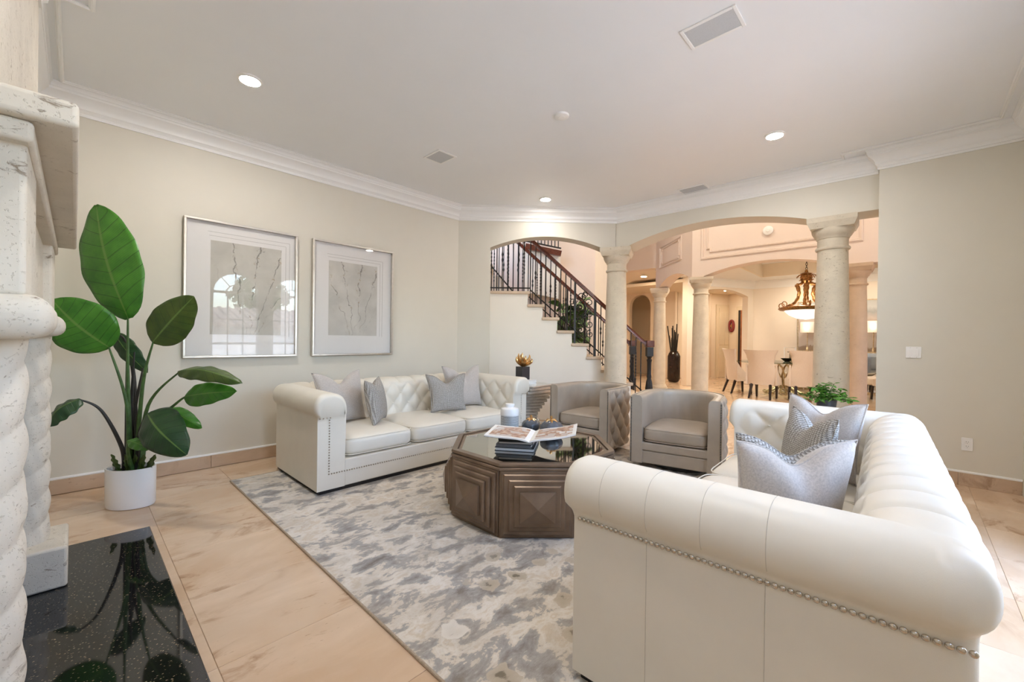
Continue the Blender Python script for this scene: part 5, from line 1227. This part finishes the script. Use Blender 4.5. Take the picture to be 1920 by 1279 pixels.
# chandelier
cc = vp(1510, 11.2, 0); CZ = 2.26
chd = empty('chandelier', 'aged gold pendant chandelier with a glowing white bowl', 'chandelier', (cc.x, cc.y, CZ), .3)
MB().lathe([(.02, -.27), (.20, -.24), (.38, -.15), (.50, -.02), (.50, .0)], 48).build('bowl', 'bowl_glow', chd, smooth=True)
MB().lathe([(.50, -.03), (.58, -.02), (.63, .02), (.60, .06), (.52, .08), (.50, .05)], 48, flute=lambda a, z: .012*math.cos(24*a)).build('rim', 'gold_aged', chd, smooth=True)
for k in range(6):
    a = k*PI/3; ca, sa = math.cos(a), math.sin(a)
    rz_ = smoothp(resample([(.52, .08), (.34, .14), (.22, .27), (.17, .45), (.22, .62), (.27, .68), (.17, .66), (.07, .74)], .03), 4)
    MB().tube([(r*ca, r*sa, z) for r, z in rz_], lambda q: .026+.012*math.sin(q*22)**2, 8).build('acanthus_arm', 'gold_aged', chd, smooth=True)
    MB().tube([((.60+.07*math.cos(t*.62-1.2))*ca, (.60+.07*math.cos(t*.62-1.2))*sa, .13+.07*math.sin(t*.62-1.2)) for t in range(9)], .013, 6).build('rim_scroll', 'gold_aged', chd, smooth=True)
    MB().tube([((.16+.07*math.cos(t*.7))*ca, (.16+.07*math.cos(t*.7))*sa, .86+.07*math.sin(t*.7)) for t in range(8)], .012, 6).build('crown_scroll', 'gold_aged', chd, smooth=True)
MB().lathe([(.03, .10), (.05, .3), (.035, .5), (.06, .62), (.05, .70), (.13, .76), (.12, .80), (.15, .86), (.11, .93), (.14, .96), (.04, 1.0), (.03, 1.06)], 24).build('centre_stem', 'gold_aged', chd, smooth=True)
for k in range(7): MB().tube([(.022*math.cos(t*PI/4) if k % 2 else 0, 0 if k % 2 else .022*math.cos(t*PI/4), 1.10+k*.058+.036*math.sin(t*PI/4)) for t in range(8)], .006, 5, closed=True).build('chain_link', 'iron_black', chd)
MB().lathe([(.07, 1.43), (.06, 1.46)], 24).build('ceiling_rose', 'gold_aged', chd)
cl = bpy.data.lights.new('lamp', 'POINT'); cl.energy = 14; cl.color = (1, .86, .66); cl.shadow_soft_size = .3; clo = bpy.data.objects.new('lamp', cl); COL.objects.link(clo); clo.parent = chd; clo.location = (0, 0, .35)
# painting, sideboard, lamps
pg_ = empty('abstract_painting', 'large framed abstract painting above the mirrored sideboard', 'painting', (15.27, 1.05, 1.86))
MB().box(-.02, -1.42, -.72, .02, 1.42, .72).build('canvas', 'art_abstract', pg_)
m = MB()
for bx in ((-1.45, -.75, 1.45, -.72), (-1.45, .72, 1.45, .75), (-1.45, -.72, -1.42, .72), (1.42, -.72, 1.45, .72)): m.box(-.03, bx[0], bx[1], .022, bx[2], bx[3])
m.build('frame', 'gold_pale', pg_)
sbd = empty('sideboard', 'mirrored sideboard along the dining room wall', 'sideboard', (14.95, 1.0, 0))
MB().box(-.24, -1.6, .06, .24, 1.6, 1.07).build('body', 'mirror', sbd); MB().box(-.27, -1.65, 1.07, .27, 1.65, 1.11).build('top', 'mirror', sbd, bevel=.004); MB().box(-.22, -1.55, 0, .22, 1.55, .06).build('plinth', 'gold_pale', sbd)
for k in range(4):
    d = MB().box(-.012, -.37, -.45, 0, .37, .45).build('door', 'mirror_tint', sbd, loc=(-.241, -1.2+.8*k, .56), bevel=.004); MB().box(-.03, .30, -.06, -.012, .315, .06).build('handle', 'gold_pale', d)
for (y, lb) in ((2.20, 'slim gold table lamp with a drum shade, left one on the sideboard'), (.72, 'slim gold table lamp with a drum shade, right one on the sideboard')):
    e = empty('table_lamp', lb, 'lamp', (14.95, y, 1.11), 0, 'table lamps on the sideboard')
    MB().box(-.06, -.06, 0, .06, .06, .03).build('base', 'gold_pale', e); MB().lathe([(.035, .03), (.03, .12), (.014, .14), (.012, .58)], 12).build('pole', 'gold_pale', e, smooth=True)
    MB().lathe([(.175, .56), (.178, .57), (.178, .86), (.175, .87)], 36).build('shade', 'shade_glow', e, smooth=True)
    l = bpy.data.lights.new('lamp', 'POINT'); l.energy = .5; l.color = (1, .75, .5); l.shadow_soft_size = .05; lo = bpy.data.objects.new('lamp', l); COL.objects.link(lo); lo.parent = e; lo.location = (-.25, 0, .72)
# ------------------------------------------------------------------ hall doors and ornament
dv = (hb1-hb0).normalized(); dn = Vector((dv.y, -dv.x, 0))
def on_hall(px, z, off):
    a = hb0; r = vp(px, 1, 0); t = 0
    # intersection of the sight line with the hall wall
    det = r.x*(-dv.y)-r.y*(-dv.x); k = (a.x*(-dv.y)-a.y*(-dv.x))/det; p = r*k; p.z = z; return p+dn*off
d0, d1 = on_hall(1345, 0, .02), on_hall(1363, 0, .02)
dr = empty('hall_door', 'cream panelled closet door at the end of the hall', 'door', tuple(d0)); ang = math.atan2(dv.y, dv.x); dr.rotation_euler = (0, 0, ang); dw = (d1-d0).length
MB().box(-.10, -.04, 0, dw+.10, .0, 2.80).build('door_frame', 'door_cream', dr); MB().box(0, -.06, .01, dw, -.04, 2.66).build('door_leaf', 'door_cream', dr)
for (z0, z1) in ((.2, 1.1), (1.25, 2.5)):
    for k in (0, 1): MB().box(dw*(.08+.5*k), -.075, z0, dw*(.44+.5*k), -.06, z1).build('panel', 'door_cream', dr, bevel=.008)
MB().lathe([(.02, 0), (.03, .03), (.02, .05)], 12).build('knob', 'gold_pale', dr, loc=(dw*.5, -.06, 1.1), rot=(PI/2, 0, 0))
sv = (hb2-hb1).normalized(); sn = Vector((sv.y, -sv.x, 0)); Ls = (hb2-hb1).length
def on_side(t, z, off): p = hb1+sv*(Ls*t)+sn*off; p.z = z; return p
wr = empty('wall_ornament', 'oval dark red ornament hanging on the hall wall', 'ornament', tuple(on_side(.14, 1.98, .03))); wr.rotation_euler = (0, 0, math.atan2(sv.y, sv.x))
MB().tube([(.10*math.cos(t*PI/10), 0, .20*math.sin(t*PI/10)) for t in range(20)], .05, 8, closed=True).build('ring', 'wreath_red', wr, smooth=True)
MB().lathe([(.05, 0), (.05, .02)], 12).build('centre', 'gold', wr, rot=(PI/2, 0, 0))
dr2 = empty('wood_door', 'red-brown wooden door standing in the hall side wall', 'door', tuple(on_side(.36, 0, .01))); dr2.rotation_euler = (0, 0, math.atan2(sv.y, sv.x))
MB().box(-.12, -.03, 0, .9, .0, 2.7).build('door_frame', 'door_cream', dr2); MB().box(.10, -.045, .01, .78, -.03, 2.55).build('door_leaf', 'wood_red', dr2); MB().box(-.0, -.05, .01, .10, -.03, 2.55).build('dark_gap', 'plinth_dark', dr2)  # solid dark strip stands in for the shade of the open door gap
# foyer smoke detector, foyer / corridor / hall / dining lamps
fd = empty('smoke_detector', 'round white detector on the panelled foyer header', 'smoke detector', (9.325, 2.03, 3.54)); MB().lathe([(.05, .04), (.085, .03), (.09, 0)], 32).build('body', 'plastic_white', fd, smooth=True, rot=(0, -PI/2, 0)); MB().lathe([(.03, .05), (.035, .04)], 20).build('cap', 'plastic_white', fd, rot=(0, -PI/2, 0))
lp = at(1207, 519, 12.9); can_light(lp.x, lp.y, 'round recessed light in the corridor ceiling', 26, .08, 3.36, (1, .82, .58))
for (x, y, z, p, lb) in ((12.1, 3.9, 3.34, 75, 'added recessed light in the dining room ceiling near the hall arch'), (10.2, 1.6, 3.34, 85, 'added recessed light in the dining room ceiling behind the header'), (14.3, 2.2, 3.34, 34, 'added recessed light above the sideboard lamp'), (14.3, .4, 3.34, 26, 'added recessed light above the sideboard centre'), (16.0, 4.75, 3.2, 34, 'added recessed light in the hall ceiling'), (7.6, 3.6, 6.0, 90, 'added recessed light high in the foyer ceiling by the stairs'), (7.7, .8, 6.0, 90, 'added recessed light high in the foyer ceiling by the entrance'), (13.2, 7.6, 3.36, 50, 'added recessed light in the corridor by the niche')):
    can_light(x, y, lb, p*.34, .08, z, (1, .87, .70))
